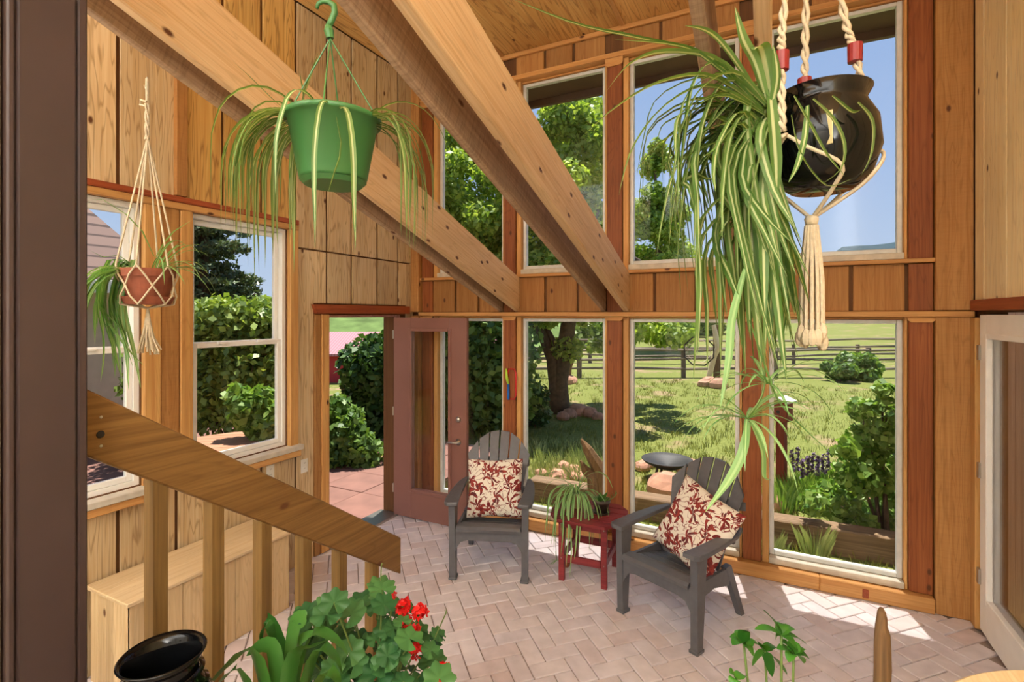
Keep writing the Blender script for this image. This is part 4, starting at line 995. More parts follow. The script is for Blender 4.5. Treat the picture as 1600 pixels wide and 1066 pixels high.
MB().tube([Vector(q)+Vector((.02, 0, 0)) for q in lp], .008, 8).build('frame', M['red'], t)
MB().tube([(-.012, -.014, -.155), (-.012, -.014, 0)], .013, 10).build('handle', M['blue'], t); MB().tube([(-.012, -.014, .0), (-.03, -.016, .07), (-.035, -.014, .155)], [.012, .016, .010], 8).build('grip', M['lime'], t, smooth=True)

# ------------------------------------------------------------------ outdoors
def groundmat():
    m, t, p, o = mat_new('lawn'); p.inputs['Roughness'].default_value = .95; p.inputs['Specular IOR Level'].default_value = .1
    g = N(t, 'TexCoord'); n1 = N(t, 'TexNoise', i_Scale=.55, i_Detail=8.0, i_Roughness=.7); t.links.new(g.outputs['Object'], n1.inputs['Vector'])
    n2 = N(t, 'TexNoise', i_Scale=14.0, i_Detail=6.0, i_Roughness=.8); t.links.new(g.outputs['Object'], n2.inputs['Vector'])
    gr = ramp(t, n2.outputs[0], [(.30, lin((86, 94, 44))), (.55, lin((116, 122, 62))), (.75, lin((150, 146, 92)))])
    dirt = ramp(t, n2.outputs[0], [(.3, lin((132, 104, 82))), (.7, lin((172, 144, 120)))])
    t.links.new(mixc(t, ramp(t, n1.outputs[0], [(.53, (0, 0, 0, 1)), (.68, (1, 1, 1, 1))]), gr, dirt), p.inputs['Base Color']); return m
M['lawn'] = groundmat()
GZ = -.14
def gz(x, y):
    r_ = math.hypot(x, y)
    q = min(1, max(0, (-x-9)/12)); q = q*q*(3-2*q)          # the ground falls away towards the barn
    return GZ + (.0 if r_ < 26 else (r_-26)*.022*(1-q)) - 2.3*q
gm = MB(); xs = [-150+300*i/60 for i in range(61)]; ys = [-20+180*i/40 for i in range(41)]
for y in ys:
    for x in xs: gm.v.append((x, y, gz(x, y)))
for j in range(40):
    for i in range(60): gm.f.append((j*61+i, j*61+i+1, (j+1)*61+i+1, (j+1)*61+i))
struct('floor_ground', gm, M['lawn'], None, 'sunlit lawn and dry ground outside the house')
M['field'] = plain('field', (136, 150, 74), .95, noise=.18, nscale=.15, spec=.1)
# leaf clouds
def leafcloud(name, mat, parent, pts, size, normals=None, flat=.5, asp=1.6):
    n = len(pts); pts = np.asarray(pts, float)
    nn = NR.normal(size=(n, 3)); nn[:, 2] += flat
    if normals is not None: nn += normals*.8
    nn /= np.linalg.norm(nn, axis=1)[:, None]
    a = np.cross(nn, NR.normal(size=(n, 3))); a /= np.linalg.norm(a, axis=1)[:, None]; b = np.cross(nn, a)
    s = size*NR.uniform(.65, 1.3, n)[:, None]
    V = np.empty((n, 4, 3)); V[:, 0] = pts-a*s*asp*.5; V[:, 1] = pts+b*s*.5+nn*s*.12; V[:, 2] = pts+a*s*asp*.5; V[:, 3] = pts-b*s*.5+nn*s*.12
    me = bpy.data.meshes.new(name); me.vertices.add(4*n); me.vertices.foreach_set('co', V.reshape(-1))
    me.loops.add(4*n); me.loops.foreach_set('vertex_index', np.arange(4*n)); me.polygons.add(n)
    me.polygons.foreach_set('loop_start', np.arange(n)*4); me.polygons.foreach_set('loop_total', np.full(n, 4)); me.materials.append(mat); me.update(calc_edges=True); me.validate()
    o = link(name, me, parent); o['kind'] = 'stuff'; return o
def blobs(centres, radii, n, shell=.55):
    """points in the outer shell of a set of ellipsoids"""
    c = np.array(centres, float); r = np.array(radii, float); w_ = (r.prod(axis=1))**(2/3); k = NR.choice(len(c), n, p=w_/w_.sum())
    v = NR.normal(size=(n, 3)); v /= np.linalg.norm(v, axis=1)[:, None]; q = NR.uniform(shell**3, 1, n)**(1/3)
    return c[k]+v*r[k]*q[:, None], v
M['leaf_tree'] = leafmat('tree_leaf', (96, 134, 48), (196, 216, 106), .5)
M['leaf_far'] = leafmat('far_leaf', (84, 112, 44), (150, 172, 84), .35)
M['leaf_bush'] = leafmat('bush_leaf', (70, 106, 46), (136, 168, 82), .4)
M['leaf_vine'] = leafmat('vine_leaf', (86, 128, 52), (158, 188, 94), .45)
M['leaf_dark'] = leafmat('dark_leaf', (48, 80, 40), (96, 130, 62), .3)
M['leaf_hedge'] = leafmat('hedge_leaf', (70, 104, 36), (176, 196, 96), .35)
M['needle'] = leafmat('needle', (62, 84, 62), (112, 130, 88), .2)
M['bark'] = plain('bark', (84, 66, 52), .9, noise=.4, nscale=12, bump=.8)
M['grass'] = leafmat('grass', (94, 108, 46), (156, 154, 86), .4)
M['lavender'] = leafmat('lavender', (104, 84, 120), (140, 116, 150), .2)
M['sage'] = leafmat('sage', (128, 146, 92), (184, 192, 134), .3)
M['weathered'] = wood('weathered', (150, 136, 116), (104, 92, 78), 0, .85, fig=.4, rnd=.2)
M['weatheredz'] = wood('weathered_z', (134, 116, 98), (92, 80, 66), 2, .85, fig=.4, rnd=.2)
M['rock'] = plain('rock', (182, 134, 108), .9, noise=.25, nscale=7, bump=.8)
M['timber'] = wood('timber', (150, 124, 96), (98, 78, 58), 0, .9, fig=.6)

def crown(c, rx, rz, nb, seed, low=0):
    r = np.random.default_rng(seed); out = []; rad = []
    for k in range(nb):
        v = r.normal(size=3); v /= np.linalg.norm(v); q = r.uniform(.35, .95)
        out.append((c[0]+v[0]*rx*q, c[1]+v[1]*rx*q, c[2]+v[2]*rz*q)); s = rx*r.uniform(.22, .36); rad.append((s, s, s*.75))
    return out, rad
# big shade tree
tb = atZ(872, 645, GZ); tb = Vector((tb.x, tb.y, GZ))
t = thing('shade_tree', 'large shade tree with a forked dark trunk on the lawn', 'tree', tb)
m = MB(); V3 = Vector
P = lambda x, y, dd=0: atD(x, y, pix(tb)[2]+dd)-tb
m.tube([P(872, 650), P(868, 600), P(862, 560), P(848, 525), P(838, 500), P(815, 440), P(770, 380)], [.27, .16, .13, .115, .105, .08, .04], 12)
m.tube([P(874, 650), P(874, 600), P(880, 560), P(886, 520), P(890, 490), P(905, 420), P(930, 330), P(920, 240)], [.27, .19, .185, .175, .17, .14, .09, .03], 12)
m.tube([P(866, 590), P(870, 560), P(862, 530), P(850, 505)], [.12, .10, .08, .06], 10)
m.tube([P(890, 490), P(860, 400), P(800, 300), P(760, 230)], [.17, .13, .08, .03], 10); m.tube([P(905, 420), P(980, 400), P(1040, 430)], [.12, .09, .03], 8); m.tube([P(845, 520), P(790, 460), P(720, 420)], [.11, .08, .03], 8)
m.build('trunk', M['bark'], t, smooth=True)
ctr = []; rad = []
def blob(x, y, dd, s): q = P(x, y, dd); ctr.append(tuple(q)); rad.append((s, s, s*.8))
random.seed(14)
for (x0, x1, y0, y1, n) in ((660, 800, 180, 470, 70), (800, 880, 215, 480, 45), (870, 960, 150, 470, 55), (820, 960, 490, 545, 9), (985, 1060, 470, 520, 8), (700, 790, 470, 520, 8), (560, 700, 250, 450, 12)):
    for k in range(n): blob(random.uniform(x0, x1), random.uniform(y0, y1), random.uniform(-2.2, 2.2), random.uniform(.28, .58) if y0 < 480 else random.uniform(.25, .4))
pts, nv = blobs(ctr, rad, 100000, .0); leafcloud('foliage', M['leaf_tree'], t, pts, .085, nv)
# slender tree to the right
b2 = atD(1035, 520, 30); b2 = Vector((b2.x, b2.y, GZ))
t = thing('slender_tree', 'slender tree with a pointed crown behind the centre window', 'tree', b2)
P2 = lambda x, y, dd=0: atD(x, y, 30+dd)-b2
MB().tube([(0, 0, 0), tuple(P2(1032, 430)), tuple(P2(1022, 240))], [.25, .2, .05], 10).build('trunk', M['bark'], t)
ctr = []; rad = []
for k in range(34):
    q = random.random(); y = 225+225*q; x = 1022+random.uniform(-1, 1)*(12+52*q); s = .5+.68*q; v = P2(x, y, random.uniform(-1, 1)*q*2.4); ctr.append(tuple(v)); rad.append((s, s, s))
pts, nv = blobs(ctr, rad, 17000, .3); leafcloud('foliage', M['leaf_tree'], t, pts, .17, nv)

def bush(name, label, cat, base, ctrs, n, size, mat, group=None, stems=4, asp=1.5):
    base = Vector(base); t = thing(name, label, cat, base, 0, group); c = [tuple(Vector(a)-base) for a, _ in ctrs]; r = [b for _, b in ctrs]
    pts, nv = blobs(c, r, n, .35); pts[:, 2] = np.maximum(pts[:, 2], .02); leafcloud('foliage', mat, t, pts, size, nv, asp=asp)
    for k in range(stems):
        e_ = c[k % len(c)]; MB().tube([(random.uniform(-.1, .1), random.uniform(-.1, .1), 0), (e_[0]*.5, e_[1]*.5, e_[2]*.6), e_], [.02, .015, .006], 6).build('stem', M['bark'], t)
    return t
# vine bush by the right window
bb = atD(1375, 860, 5.1); base = Vector((bb.x, bb.y, GZ))
cs = [(atD(x, y, 5.1+random.uniform(-.25, .35)), (s, s, s*.9)) for x, y, s in ((1380, 610, .10), (1345, 640, .13), (1385, 650, .2), (1360, 690, .22), (1390, 740, .30), (1340, 745, .22), (1310, 790, .20), (1375, 800, .28), (1295, 770, .16), (1345, 820, .15), (1270, 785, .12), (1320, 700, .12))]
bush('vine_shrub', 'leafy light green shrub climbing beside the right window', 'shrub', base, cs, 2600, .075, M['leaf_vine'], stems=9, asp=1.15)
# bushes left of the path, seen through the doorway
cs = [(atD(x, y, 9.0+random.uniform(-.5, .5)), (s, s, s)) for x, y, s in ((575, 570, .5), (595, 600, .6), (580, 640, .6), (610, 560, .5), (605, 660, .6), (560, 600, .3))]
bq = atD(590, 700, 9.0); bush('dark_shrub', 'tall dense dark green shrub beyond the doorway', 'shrub', (bq.x, bq.y, GZ), cs, 7000, .09, M['leaf_dark'])
cs = [(atD(x, y, 7.4+random.uniform(-.3, .3)), (s, s, s)) for x, y, s in ((528, 640, .22), (525, 668, .26), (545, 672, .26), (560, 698, .28), (530, 706, .32), (575, 714, .28), (515, 722, .32), (550, 648, .16))]
bq = atD(540, 740, 7.4); bush('airy_shrub', 'airy mid green shrub beside the flagstone path', 'shrub', (bq.x, bq.y, GZ), cs, 3000, .075, M['leaf_bush'], stems=8)
cs = [(atD(x, y, 10+random.uniform(-.6, .6)), (s, s, s)) for x, y, s in ((745, 560, .9), (775, 540, .9), (750, 620, .9), (780, 610, .8), (760, 660, .7), (720, 600, .9), (690, 580, .9), (660, 600, .9), (690, 650, .8), (800, 640, .5))]
bq = atD(745, 700, 10); bush('screen_shrub', 'tall shrub behind the glass of the open door', 'shrub', (bq.x, bq.y, GZ), cs, 11000, .11, M['leaf_bush'])
cs = [(atD(x, y, 10.2), (s, s, s)) for x, y, s in ((836, 620, .3), (838, 645, .32), (826, 632, .3))]
bq = atD(832, 665, 10.2); bush('round_shrub', 'small dark shrub left of the shade tree trunk', 'shrub', (bq.x, bq.y, GZ), cs, 1500, .07, M['leaf_dark'])
# clipped hedge and spruce through the left window
cs = []
random.seed(9)
for k in range(40): x = random.uniform(225, 462); cs.append((atD(x, random.uniform(500, 650), 7.2+random.uniform(-.3, .6)), (.45, .45, .4)))
for k in range(26): x = random.uniform(225, 462); cs.append((atD(x, random.uniform(488, 512), 7.2+random.uniform(-.3, .6)), (.32, .32, .2)))
bq = atD(370, 650, 7.4); bush('garden_hedge', 'bright leafy hedge seen through the double-hung window', 'hedge', (bq.x, bq.y, GZ), cs, 16000, .075, M['leaf_hedge'], stems=14)
cs = [(atD(x, y, 5.6), (s, s, s)) for x, y, s in ((390, 640, .22), (415, 660, .22), (425, 690, .2), (372, 620, .15), (410, 625, .15), (435, 650, .2))]
bq = atD(410, 720, 5.6); bush('low_shrub', 'low leafy shrub beside the round deck table', 'shrub', (bq.x, bq.y, GZ), cs, 1300, .07, M['leaf_vine'])
sb_ = atD(318, 560, 11); sb_ = Vector((sb_.x, sb_.y, GZ))
t = thing('spruce_tree', 'dark layered spruce seen through the double-hung window', 'tree', sb_)
MB().tube([(0, 0, 0), (0, 0, 6.8)], [.18, .02], 10).build('trunk', M['bark'], t)
pts = []
for z in np.arange(1.6, 6.7, .26):
    z0_ = z
    L = 1.75*(6.9-z)/5.0*1.0
    for k in range(11):
        a = NR.uniform(0, 6.28); l = L*NR.uniform(.55, 1.15); z = z0_+NR.uniform(-.16, .16); n = int(150*l)
        q = NR.uniform(.08, 1, n)**.8; wd = .16*(1-q*.55)
        x = q*l; y = NR.normal(size=n)*wd; zz = z-.10*x-.06*x*x+NR.normal(size=n)*.035+.10*q*q
        pts.append(np.stack([x*np.cos(a)-y*np.sin(a), x*np.sin(a)+y*np.cos(a), zz], 1))
leafcloud('foliage', M['needle'], t, np.concatenate(pts), .055, None, .2, 2.6)

# rocks
def rock(c, s, seed, label, group=None, sq=.7):
    r = random.Random(seed); bm = MB(); nu, nv_ = 10, 7
    off = [(r.uniform(-1, 1), r.uniform(-1, 1), r.uniform(-1, 1)) for _ in range(7)]; am = [r.uniform(.05, .2) for _ in range(7)]
    prof = []
    bm.v.append((0, 0, -s*sq*.6)); 
    for j in range(1, nv_):
        for i in range(nu):
            th = math.pi*j/nv_; ph = 6.283*i/nu; v = Vector((math.sin(th)*math.cos(ph), math.sin(th)*math.sin(ph), -math.cos(th)))
            f = 1+sum(a*(1 if v.dot(Vector(o_)) > .25 else -.4) for o_, a in zip(off, am))*.55
            bm.v.append((v.x*s*f, v.y*s*f*.85, v.z*s*sq*f))
    bm.v.append((0, 0, s*sq*.9)); l = len(bm.v)-1
    for i in range(nu): bm.f.append((0, 1+(i+1) % nu, 1+i)); bm.f.append((l, l-nu+i, l-nu+(i+1) % nu))
    for j in range(nv_-2):
        for i in range(nu): bm.f.append((1+j*nu+i, 1+j*nu+(i+1) % nu, 1+(j+1)*nu+(i+1) % nu, 1+(j+1)*nu+i))
    o = bm.build('garden_rock', M['rock'], None, (c[0], c[1], GZ+s*sq*.45)); o.rotation_euler.z = r.uniform(0, 6)
    return tag(o, label, 'rock', group)
def rk(x, y, s, seed, label, group=None, sq=.7): p = atZ(x, y, GZ); return rock(p, s, seed, label, group, sq)
rk(1042, 775, .28, 1, 'large reddish boulder seen left of the tilted-pillow chair', None, .75)
for k, (x, y, s) in enumerate(((1003, 735, .12), (1028, 728, .11), (1052, 730, .14), (1072, 738, .16), (1083, 732, .13), (1015, 730, .10))): rk(x, y, s, 20+k, 'tan rock in the low garden row behind the right armchair', 'garden row rocks')
for k, (x, y, s) in enumerate(((872, 752, .14), (896, 742, .13), (905, 752, .12), (846, 745, .10), (925, 748, .12), (880, 735, .12))): rk(x, y, s, 40+k, 'tan rock among the weeds behind the red table', 'rocks behind the table')
for k, (x, y, s) in enumerate(((890, 652, .20), (904, 649, .24), (920, 650, .20), (880, 656, .15), (934, 655, .14))): rk(x, y, s, 60+k, 'rock piled at the foot of the shade tree', 'tree foot rocks')
for k, (x, y, s) in enumerate(((1205, 795, .14), (1235, 790, .13), (1355, 790, .14), (1305, 800, .1))): rk(x, y, s, 80+k, 'rock in the bed around the birdhouse post', 'birdhouse bed rocks')
for k, (x, y, s) in enumerate(((1108, 604, .3), (1122, 606, .32), (884, 600, .3), (890, 598, .25))): rk(x, y, s, 100+k, 'rock heaped at the foot of a leaning fence brace', 'brace foot rocks')
# fire bowl
p = atZ(1035, 762, GZ)
t = thing('fire_bowl', 'dark shallow metal fire bowl behind the boulder', 'fire bowl', (p.x, p.y+.35, GZ))
MB().lathe([(0, .16), (.15, .17), (.30, .24), (.34, .28), (.33, .285), (.28, .25), (0, .19)], 32, capb=False).build('bowl', M['dark'], t, smooth=True)
for k in range(3): a = 2.1*k; MB().tube([(.2*math.cos(a), .2*math.sin(a), .19), (.24*math.cos(a), .24*math.sin(a), 0)], .015, 8).build('leg', M['dark'], t)
# driftwood stump behind the table
p = atD(935, 765, 5.6); t0 = Vector((p.x, p.y, GZ)); Q = lambda x, y: tuple(atD(x, y, 5.6)-t0)
t = thing('driftwood_stump', 'weathered driftwood stump standing outside behind the red table', 'driftwood', t0)
MB().tube([(0, 0, 0), Q(945, 755), Q(935, 730), Q(918, 702), Q(908, 686)], [.14, .11, .08, .055, .01], 7).build('main_spur', M['drift'], t)
MB().tube([(.0, 0, .1), Q(928, 745), Q(915, 735), Q(907, 720)], [.11, .08, .05, .01], 7).build('side_spur', M['drift'], t)
# garden timbers
for k, (px0, py0, lab_, x0, x1) in enumerate(((1245, 818, 'behind the right window sill', -.2, 1.5), (900, 785, 'behind the red table', -2.6, -.22))):
    y = atZ(px0, py0, .10).y if k == 0 else atZ(1245, 818, .10).y+.02
    o = bx('garden_timber', M['timber'], None, x0, x1, y, y+.22, GZ-.02, .10, .012); tag(o, 'weathered landscape timber edging the bed '+lab_, 'timber', 'landscape timbers')
# grass tufts
def tufts(name, label, pts, h, mat, spread, nb=14, kind='stuff', cat='grass', w_=.006):
    V = []; Fc = []
    for (x, y, z) in pts:
        for k in range(nb):
            a = random.uniform(0, 6.28); r_ = random.uniform(0, spread); hh_ = h*random.uniform(.5, 1.1); lx, ly = math.cos(a)*hh_*.35, math.sin(a)*hh_*.35
            bx0, by0 = x+r_*math.cos(a), y+r_*math.sin(a); b = len(V); ww = w_
            V += [(bx0-ww*math.sin(a), by0+ww*math.cos(a), z), (bx0+ww*math.sin(a), by0-ww*math.cos(a), z), (bx0+lx*.5, by0+ly*.5, z+hh_*.7), (bx0+lx, by0+ly, z+hh_)]
            Fc += [(b, b+1, b+2), (b+2, b+1, b+3)]
    m = MB(); m.v = V; m.f = Fc; o = m.build(name, mat); return tag(o, label, cat, kind=kind)
random.seed(77)
pts = []
for k in range(3600):
    y = 5.3+13*random.random()**1.6; x = random.uniform(-6.5, 5.5)*(.35+y/14); 
    if y < 6.2 and random.random() < .5: continue
    pts.append((x, y, GZ))
tufts('lawn_grass', 'patchy sunlit grass of the back lawn', pts, .11, M['grass'], .12, 9, w_=.006)
pts = [(atZ(random.uniform(830, 960), random.uniform(700, 765), GZ)) for k in range(120)]
tufts('tall_weeds', 'tall weeds growing behind the red table', pts, .20, M['sage'], .12, 12, w_=.007)
for k, (x, y, h_, lab_) in enumerate(((1275, 862, .30, 'large silvery catmint tuft'), (1208, 852, .20, 'small silvery catmint tuft'))):
    p = atZ(x, y+12, GZ); o = tufts('catmint', lab_+' in front of the garden timber', [p], h_, M['sage'], .11, 90, None, 'plant', .006); o['group'] = 'catmint tufts'
pts = [(atZ(random.uniform(1215, 1330), random.uniform(770, 800), GZ)) for k in range(60)]
tufts('bed_foliage', 'green foliage filling the bed around the birdhouse post', pts, .32, M['leaf_vine'], .15, 22, w_=.016, cat='foliage')
for x in range(1238, 1302, 8):
    y = random.uniform(775, 785); p = atZ(x, y, GZ); ht = .48+random.uniform(0, .14); m = MB()
    m.tube([(0, 0, 0), (random.uniform(-.03, .03), 0, ht*.6)], .004, 5)
    o = thing('salvia_spike', 'purple flower spike in the row behind the birdhouse bed', 'flower', p, 0, 'purple flower spikes'); m.build('stem', M['stem'], o)
    pts_ = [(random.gauss(0, .012), random.gauss(0, .012), ht*random.uniform(.55, 1.0)) for _ in range(60)]; leafcloud('flower', M['lavender'], o, pts_, .03)

# birdhouse
p = atD(1221, 785, 6.3); t0 = Vector((p.x, p.y, GZ)); zt_ = atD(1221, 628, 6.3).z-GZ; zb_ = atD(1221, 657, 6.3).z-GZ
M['birdred'] = wood('bird_red', (150, 70, 50), (112, 48, 34), 2, .8, fig=.4)
t = thing('birdhouse', 'reddish brown birdhouse on a wooden post in the garden bed', 'birdhouse', t0, R(-25))
bx('post', M['birdred'], t, -.05, .05, -.05, .05, 0, zb_, .006); bx('box', M['birdred'], t, -.10, .10, -.09, .09, zb_, zt_, .006)
MB().prism([(-.13, zt_), (0, zt_+.05), (.13, zt_), (.13, zt_+.018), (0, zt_+.068), (-.13, zt_+.018)], -.13, .13, 'XZ').build('roof', M['sillgrey'], t)
MB().lathe([(0, 0), (.022, 0), (.022, .002), (0, .002)], 16).build('entrance_hole', M['dark'], t, (0, -.091, (zt_+zb_)/2), (R(90), 0, 0))

# split-rail fences
def fence(label, pts, rails, h, group):
    """pts: ground points of the posts"""
    t = thing('split_rail_fence', label, 'fence', pts[0], 0, group); o0 = Vector(pts[0])
    for p in pts:
        q = Vector(p)-o0; MB().box(q.x-.075, q.x+.075, q.y-.075, q.y+.075, 0, h*random.uniform(.95, 1.05), .015).build('post', M['weatheredz'], t)
    for a, b in zip(pts, pts[1:]):
        a_, b_ = Vector(a)-o0, Vector(b)-o0
        for z in rails:
            m = MB(); m.tube([tuple(a_+Vector((0, -.06, z+random.uniform(-.03, .03)))), tuple((a_+b_)/2+Vector((0, -.06, z+random.uniform(-.03, .03)))), tuple(b_+Vector((0, -.06, z+random.uniform(-.03, .03))))], [.045, .055, .045], 6)
            m.build('rail', M['weathered'], t)
def gpt(x, d): p = atD(x, 600, d); return (p.x, p.y, gz(p.x, p.y))
random.seed(6)
fence('nearer grey split-rail fence crossing behind the lawn', [gpt(x, 18.2) for x in (700, 790, 905, 1068, 1212, 1357, 1500)], (.32, .66, .98), 1.12, 'split-rail fences')
fence('farther grey split-rail fence across the pasture', [gpt(x, d) for x, d in ((780, 25), (860, 24.5), (922, 24), (990, 23.5), (1120, 23), (1240, 23), (1340, 23.5), (1450, 24))], (.36, .72, 1.06), 1.22, 'split-rail fences')
for k, (xa, ya, xb, yb, d, nm) in enumerate(((1115, 508, 1106, 602, 17.2, 'pale crooked branch leaning on a fence post'), (880, 545, 888, 598, 17.0, 'brown pole leaning behind the shade tree trunk'))):
    b = atD(xb, yb, d); b0 = Vector((b.x, b.y, gz(b.x, b.y))); a_ = atD(xa, ya, d)-b0
    t = thing('leaning_branch', nm, 'branch', b0)
    MB().tube([(0, 0, 0), tuple(a_*.45+Vector((.12, 0, 0))), tuple(a_*.6+Vector((.22, 0, 0))), tuple(a_)], [.09, .09, .10, .07], 8).build('pole', M['benchtop'] if k == 0 else M['drift'], t)
    q = atD(1120 if k == 0 else 876, 600, d+.4)-b0; MB().box(q.x-.11, q.x+.11, q.y-.1, q.y+.1, 0, a_.z*1.0, .015).build('post', M['drift'], t)
# shrubs on the fence line
for k, (x, d, s, lab_) in enumerate(((1345, 17.4, .75, 'wide dark shrub growing through the nearer fence'), (1312, 17.0, .5, 'smaller dark shrub left of the wide fence shrub'))):
    c = gpt(x, d); bush('fence_shrub', lab_, 'shrub', c, [((c[0]+random.uniform(-.7, .7)*s, c[1]+random.uniform(-.4, .4), c[2]+random.uniform(.2, .95)*s), (.45*s, .45*s, .4*s)) for _ in range(8)], 1500, .12, M['leaf_bush'], 'fence shrubs')
# far tree line
random.seed(41)
for k, (x, s, lab_) in enumerate(((915, 1.7, 'left-hand round tree of the distant row, behind the shade tree'), (1010, 1.9, 'second round tree from the left in the distant row'), (1090, 2.1, 'broad round tree of the distant row, above the sun catcher'), (1180, 1.6, 'right-hand round tree of the distant row'))):
    d = 46; c = gpt(x, d)
    bush('far_tree', lab_, 'tree', c, [((c[0]+random.uniform(-.8, .8)*s, c[1]+random.uniform(-1, 1)*s, c[2]+random.uniform(.4, 1.2)*s), (.75*s, .75*s, .6*s)) for _ in range(7)], 1500, .36, M['leaf_far'], 'distant tree row', 2)
# barn and far roof
M['barnred'] = plain('barn_red', (176, 40, 44), .7, noise=.12, nscale=1.5); 
def metalroof():
    m, t, p, o = mat_new('pink_metal'); p.inputs['Roughness'].default_value = .6
    g = N(t, 'TexCoord'); wv = N(t, 'TexWave', i_Scale=1.6); wv.bands_direction = 'X'; t.links.new(g.outputs['Object'], wv.inputs['Vector'])
    t.links.new(ramp(t, wv.outputs[0], [(.1, lin((150, 88, 94))), (.4, lin((182, 116, 122)))]), p.inputs['Base Color']); return m
M['pinkroof'] = metalroof()
def barn(label, x, d, wdt, eave, ridge, depth, rot):
    c = gpt(x, d); c = Vector(c); t = thing('barn', label, 'barn', c, rot)
    MB().box(-wdt/2, wdt/2, 0, depth, -.5, eave).prism([(0, eave), (depth, eave), (depth/2, ridge-.1)], -wdt/2, wdt/2, 'YZ').build('wall', M['barnred'], t)
    MB().prism([(-.5, eave-.15), (depth/2, ridge), (depth/2, ridge+.15), (-.5, eave)], -wdt/2-.4, wdt/2+.4, 'YZ').build('roof', M['pinkroof'], t); MB().prism([(depth+.5, eave-.15), (depth/2, ridge), (depth/2, ridge+.15), (depth+.5, eave)], -wdt/2-.4, wdt/2+.4, 'YZ').build('roof', M['pinkroof'], t)
    for k in (-.3, .1): bx('door', M['pillar'], t, wdt*k, wdt*k+1.6, -.06, .01, -.3, eave*.8)
barn('red barn with a pale pink metal roof beyond the doorway', 540, 34, 22, 1.95, 3.1, 9, R(30))
barn('distant red barn roof on the pasture skyline at right', 1345, 66, 9, 1.0, 1.75, 7, R(-25))
# low scrub hill and far mountain
def ridge(name, label, mat, pix_pts, d0, d1, base):
    m = MB(); n = len(pix_pts)
    for (x, y) in pix_pts:
        a = atD(x, y, d0+(d1-d0)*.55); f = atD(x, 492, d0); g_ = atD(x, 492, d1)
        mid = f.lerp(a, .55); m.v += [(f.x, f.y, base), (mid.x, mid.y, base+(a.z-base)*.62), tuple(a), (g_.x, g_.y, base)]
    for i in range(n-1):
        for k in range(3): m.f.append((4*i+k, 4*i+4+k, 4*i+5+k, 4*i+1+k))
    return struct(name, m, mat, None, label)
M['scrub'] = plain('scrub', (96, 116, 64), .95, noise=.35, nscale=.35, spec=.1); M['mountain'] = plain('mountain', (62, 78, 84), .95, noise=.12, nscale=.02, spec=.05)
ridge('hill', 'green scrubby hill beyond the barn', M['scrub'], [(-300, 455), (-100, 450), (60, 452), (160, 455), (260, 458), (340, 462), (400, 460), (440, 466), (500, 470), (560, 473), (640, 478), (720, 482), (820, 486), (900, 492), (960, 500)], 60, 110, -3.5)
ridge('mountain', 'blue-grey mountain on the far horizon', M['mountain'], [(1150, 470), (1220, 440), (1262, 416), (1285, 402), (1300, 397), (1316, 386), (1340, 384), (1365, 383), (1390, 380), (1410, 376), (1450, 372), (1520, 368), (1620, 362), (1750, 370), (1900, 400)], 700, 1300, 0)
# patio outside the doorway
patio = struct('floor_patio', MB().box(-12, -3.72, 1.0, 7.2, GZ-.02, -.045), plain('patio_sand', (150, 122, 100), .95, noise=.15), None, 'flagstone patio outside the doorway')
M['flag'] = plain('flagstone', (128, 90, 78), .85, noise=.2, nscale=3)
fl = MB().box(-.295, .295, -.295, .295, -.03, 0, .006).mesh('flagstone', M['flag'])
for i in range(14):
    for j in range(10):
        x = -4.02-.6*i; y = 1.3+.6*j
        q = pix((x, y, 0))
        if q and -50 < q[0] < 760: link('flagstone', fl, patio, (x, y, -.015+random.uniform(-.004, .004)))
# round deck table and chair
p = atD(360, 690, 5.3); t0 = (p.x, p.y, -.015)
M['deckwood'] = wood('deck_wood', (190, 142, 112), (160, 112, 84), 0, .7, fig=.3, rnd=.1)
t = thing('patio_table', 'round slatted wooden patio table outside the window', 'table', t0, R(40))
for k in range(9):
    y0 = -.66+k*.147; y1 = y0+.14; hx_ = math.sqrt(max(.02, .67**2-min(abs(y0), abs(y1))**2)); hy_ = math.sqrt(max(.004, .67**2-max(abs(y0), abs(y1))**2)) if max(abs(y0), abs(y1)) < .67 else .1
    a0, a1 = (hy_, hx_) if y0 < 0 else (hx_, hy_)
    MB().prism([(-a0, y0), (a0, y0), (a1, y1), (-a1, y1)], .72, .755, 'XY').build('top_slat', M['deckwood'], t)
MB().lathe([(.57, .64), (.60, .64), (.60, .72), (.57, .72)], 32, capb=False).build('apron', M['deckwood'], t)
for k in range(4): a = R(45+90*k); MB().tube([(.42*math.cos(a), .42*math.sin(a), .72), (.50*math.cos(a), .50*math.sin(a), 0)], .03, 8).build('leg', M['deckwood'], t)
p = atD(318, 712, 4.75)
t = thing('patio_chair', 'grey round-backed patio chair at the deck table', 'chair', (p.x, p.y, -.015), R(200))
M['greymesh'] = plain('grey_mesh', (104, 108, 114), .6)
MB().lathe([(0, .43), (.22, .43), (.24, .445), (.22, .46), (0, .46)], 24, capb=False).build('seat', M['greymesh'], t)
m = MB(); 
for s in (0, 1):
    for k in range(13):
        a = math.pi*k/12; m.v += [(.23*math.cos(a)*(1+.0*s), .22+.04*s, .50+.34*math.sin(a)), (.23*math.cos(a), .22+.04*s, .47)]
for k in range(12): m.f += [(2*k, 2*k+2, 2*k+3, 2*k+1), (26+2*k+1, 26+2*k+3, 26+2*k+2, 26+2*k), (2*k, 26+2*k, 26+2*k+2, 2*k+2)]
m.build('backrest', M['greymesh'], t)
for sx_ in (-1, 1):
    for sy_ in (-1, 1): MB().tube([(sx_*.17, sy_*.17, .44), (sx_*.2, sy_*.2, 0)], .013, 8).build('leg', M['dark'], t)
    MB().tube([(sx_*.2, .2, .44), (sx_*.21, .24, .60)], .012, 8).build('back_post', M['dark'], t)
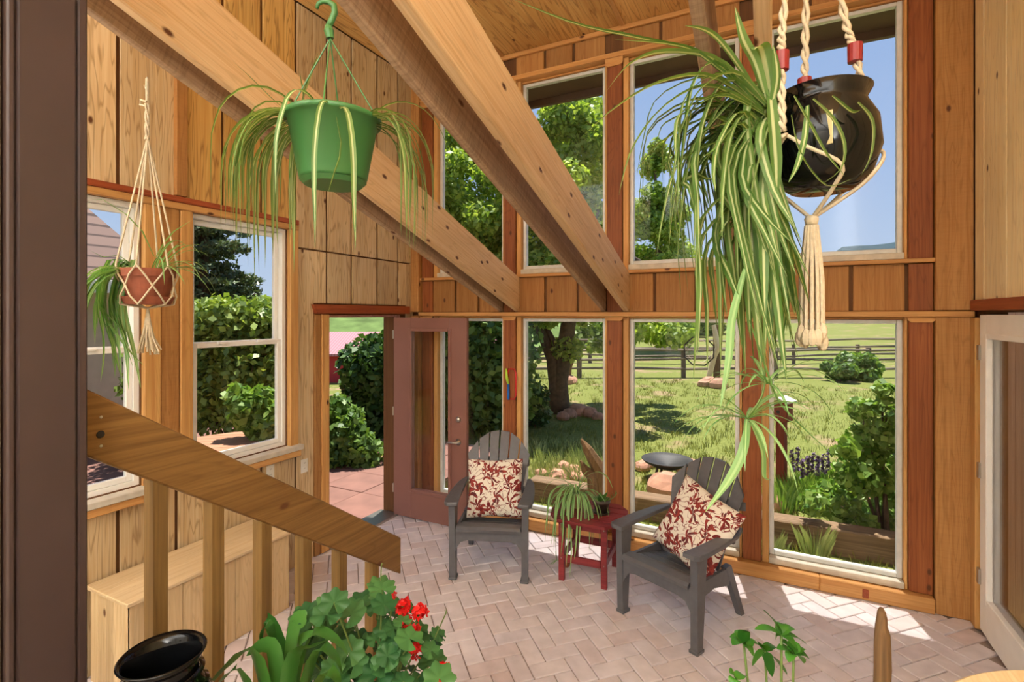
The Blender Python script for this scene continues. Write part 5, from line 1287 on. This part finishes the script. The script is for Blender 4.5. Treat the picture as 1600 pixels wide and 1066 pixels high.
# neighbouring wing with a hipped shingle roof
def shingle():
    m, t, p, o = mat_new('shingle'); p.inputs['Roughness'].default_value = .9
    g = N(t, 'TexCoord'); mp = N(t, 'Mapping'); t.links.new(g.outputs['Object'], mp.inputs[0]); mp.inputs['Rotation'].default_value = (R(90), 0, R(90))
    b = N(t, 'TexBrick', i_Scale=1.0); b.inputs['Brick Width'].default_value = .33; b.inputs['Row Height'].default_value = .13; b.inputs['Mortar Size'].default_value = .012
    b.inputs['Color1'].default_value = lin((150, 122, 108)); b.inputs['Color2'].default_value = lin((126, 102, 94)); b.inputs['Mortar'].default_value = lin((84, 66, 60)); t.links.new(mp.outputs[0], b.inputs['Vector'])
    t.links.new(b.outputs[0], p.inputs['Base Color']); return m
M['shingle'] = shingle(); M['stucco'] = plain('stucco', (206, 196, 180), .9, noise=.06)
hx0, hx1, hy0, hy1, ze, zr = -15.0, -8.7, -6.0, 5.0, 2.62, 6.9
t = thing('house_wing', 'neighbouring house wing with a brown hipped shingle roof', 'building', (hx1, hy1, GZ)); O = Vector((hx1, hy1, GZ)); o3 = lambda x, y, z: (x-O.x, y-O.y, z-O.z)
MB().box(hx0-O.x+.5, -.5, hy0-O.y+.5, -.5, 0, ze-GZ).build('wall', M['stucco'], t)
m = MB(); m.v = [o3(hx0, hy0, ze), o3(hx1, hy0, ze), o3(hx1, hy1, ze), o3(hx0, hy1, ze), o3((hx0+hx1)/2, hy0+3.15, zr), o3((hx0+hx1)/2, hy1-3.15, zr)]; m.f = [(0, 1, 4), (1, 2, 5, 4), (2, 3, 5), (3, 0, 4, 5), (3, 2, 1, 0)]
m.build('roof', M['shingle'], t)
bx('fascia', M['white'], t, -.02, .02, hy0-O.y, 0, ze-GZ-.20, ze-GZ-.01); bx('fascia', M['white'], t, hx0-O.x, 0, -.02, .02, ze-GZ-.20, ze-GZ-.01)
for k in range(3):
    y = -2.2-k*2.4; f = bx('window', M['white'], t, -.52, -.46, y, y+1.1, 1.0, 2.2); bx('pane', M['dark'], f, -.47, -.45, y+.08, y+1.02, 1.08, 2.12, 0)
# log siding beyond the right-hand door
o = struct('wall_outer', MB().box(1.62, 1.70, 3.4, 7.0, -.12, 2.6), M['groove'], None, 'brown plank wall beyond the right-hand door')
M['outer'] = wood('outer_plank', (196, 158, 140), (164, 122, 104), 2, .7, fig=.5)
for k in range(21): bx('board', M['outer'], o, 1.60, 1.62, 3.4+k*.17, 3.4+k*.17+.164, -.1, 2.6)
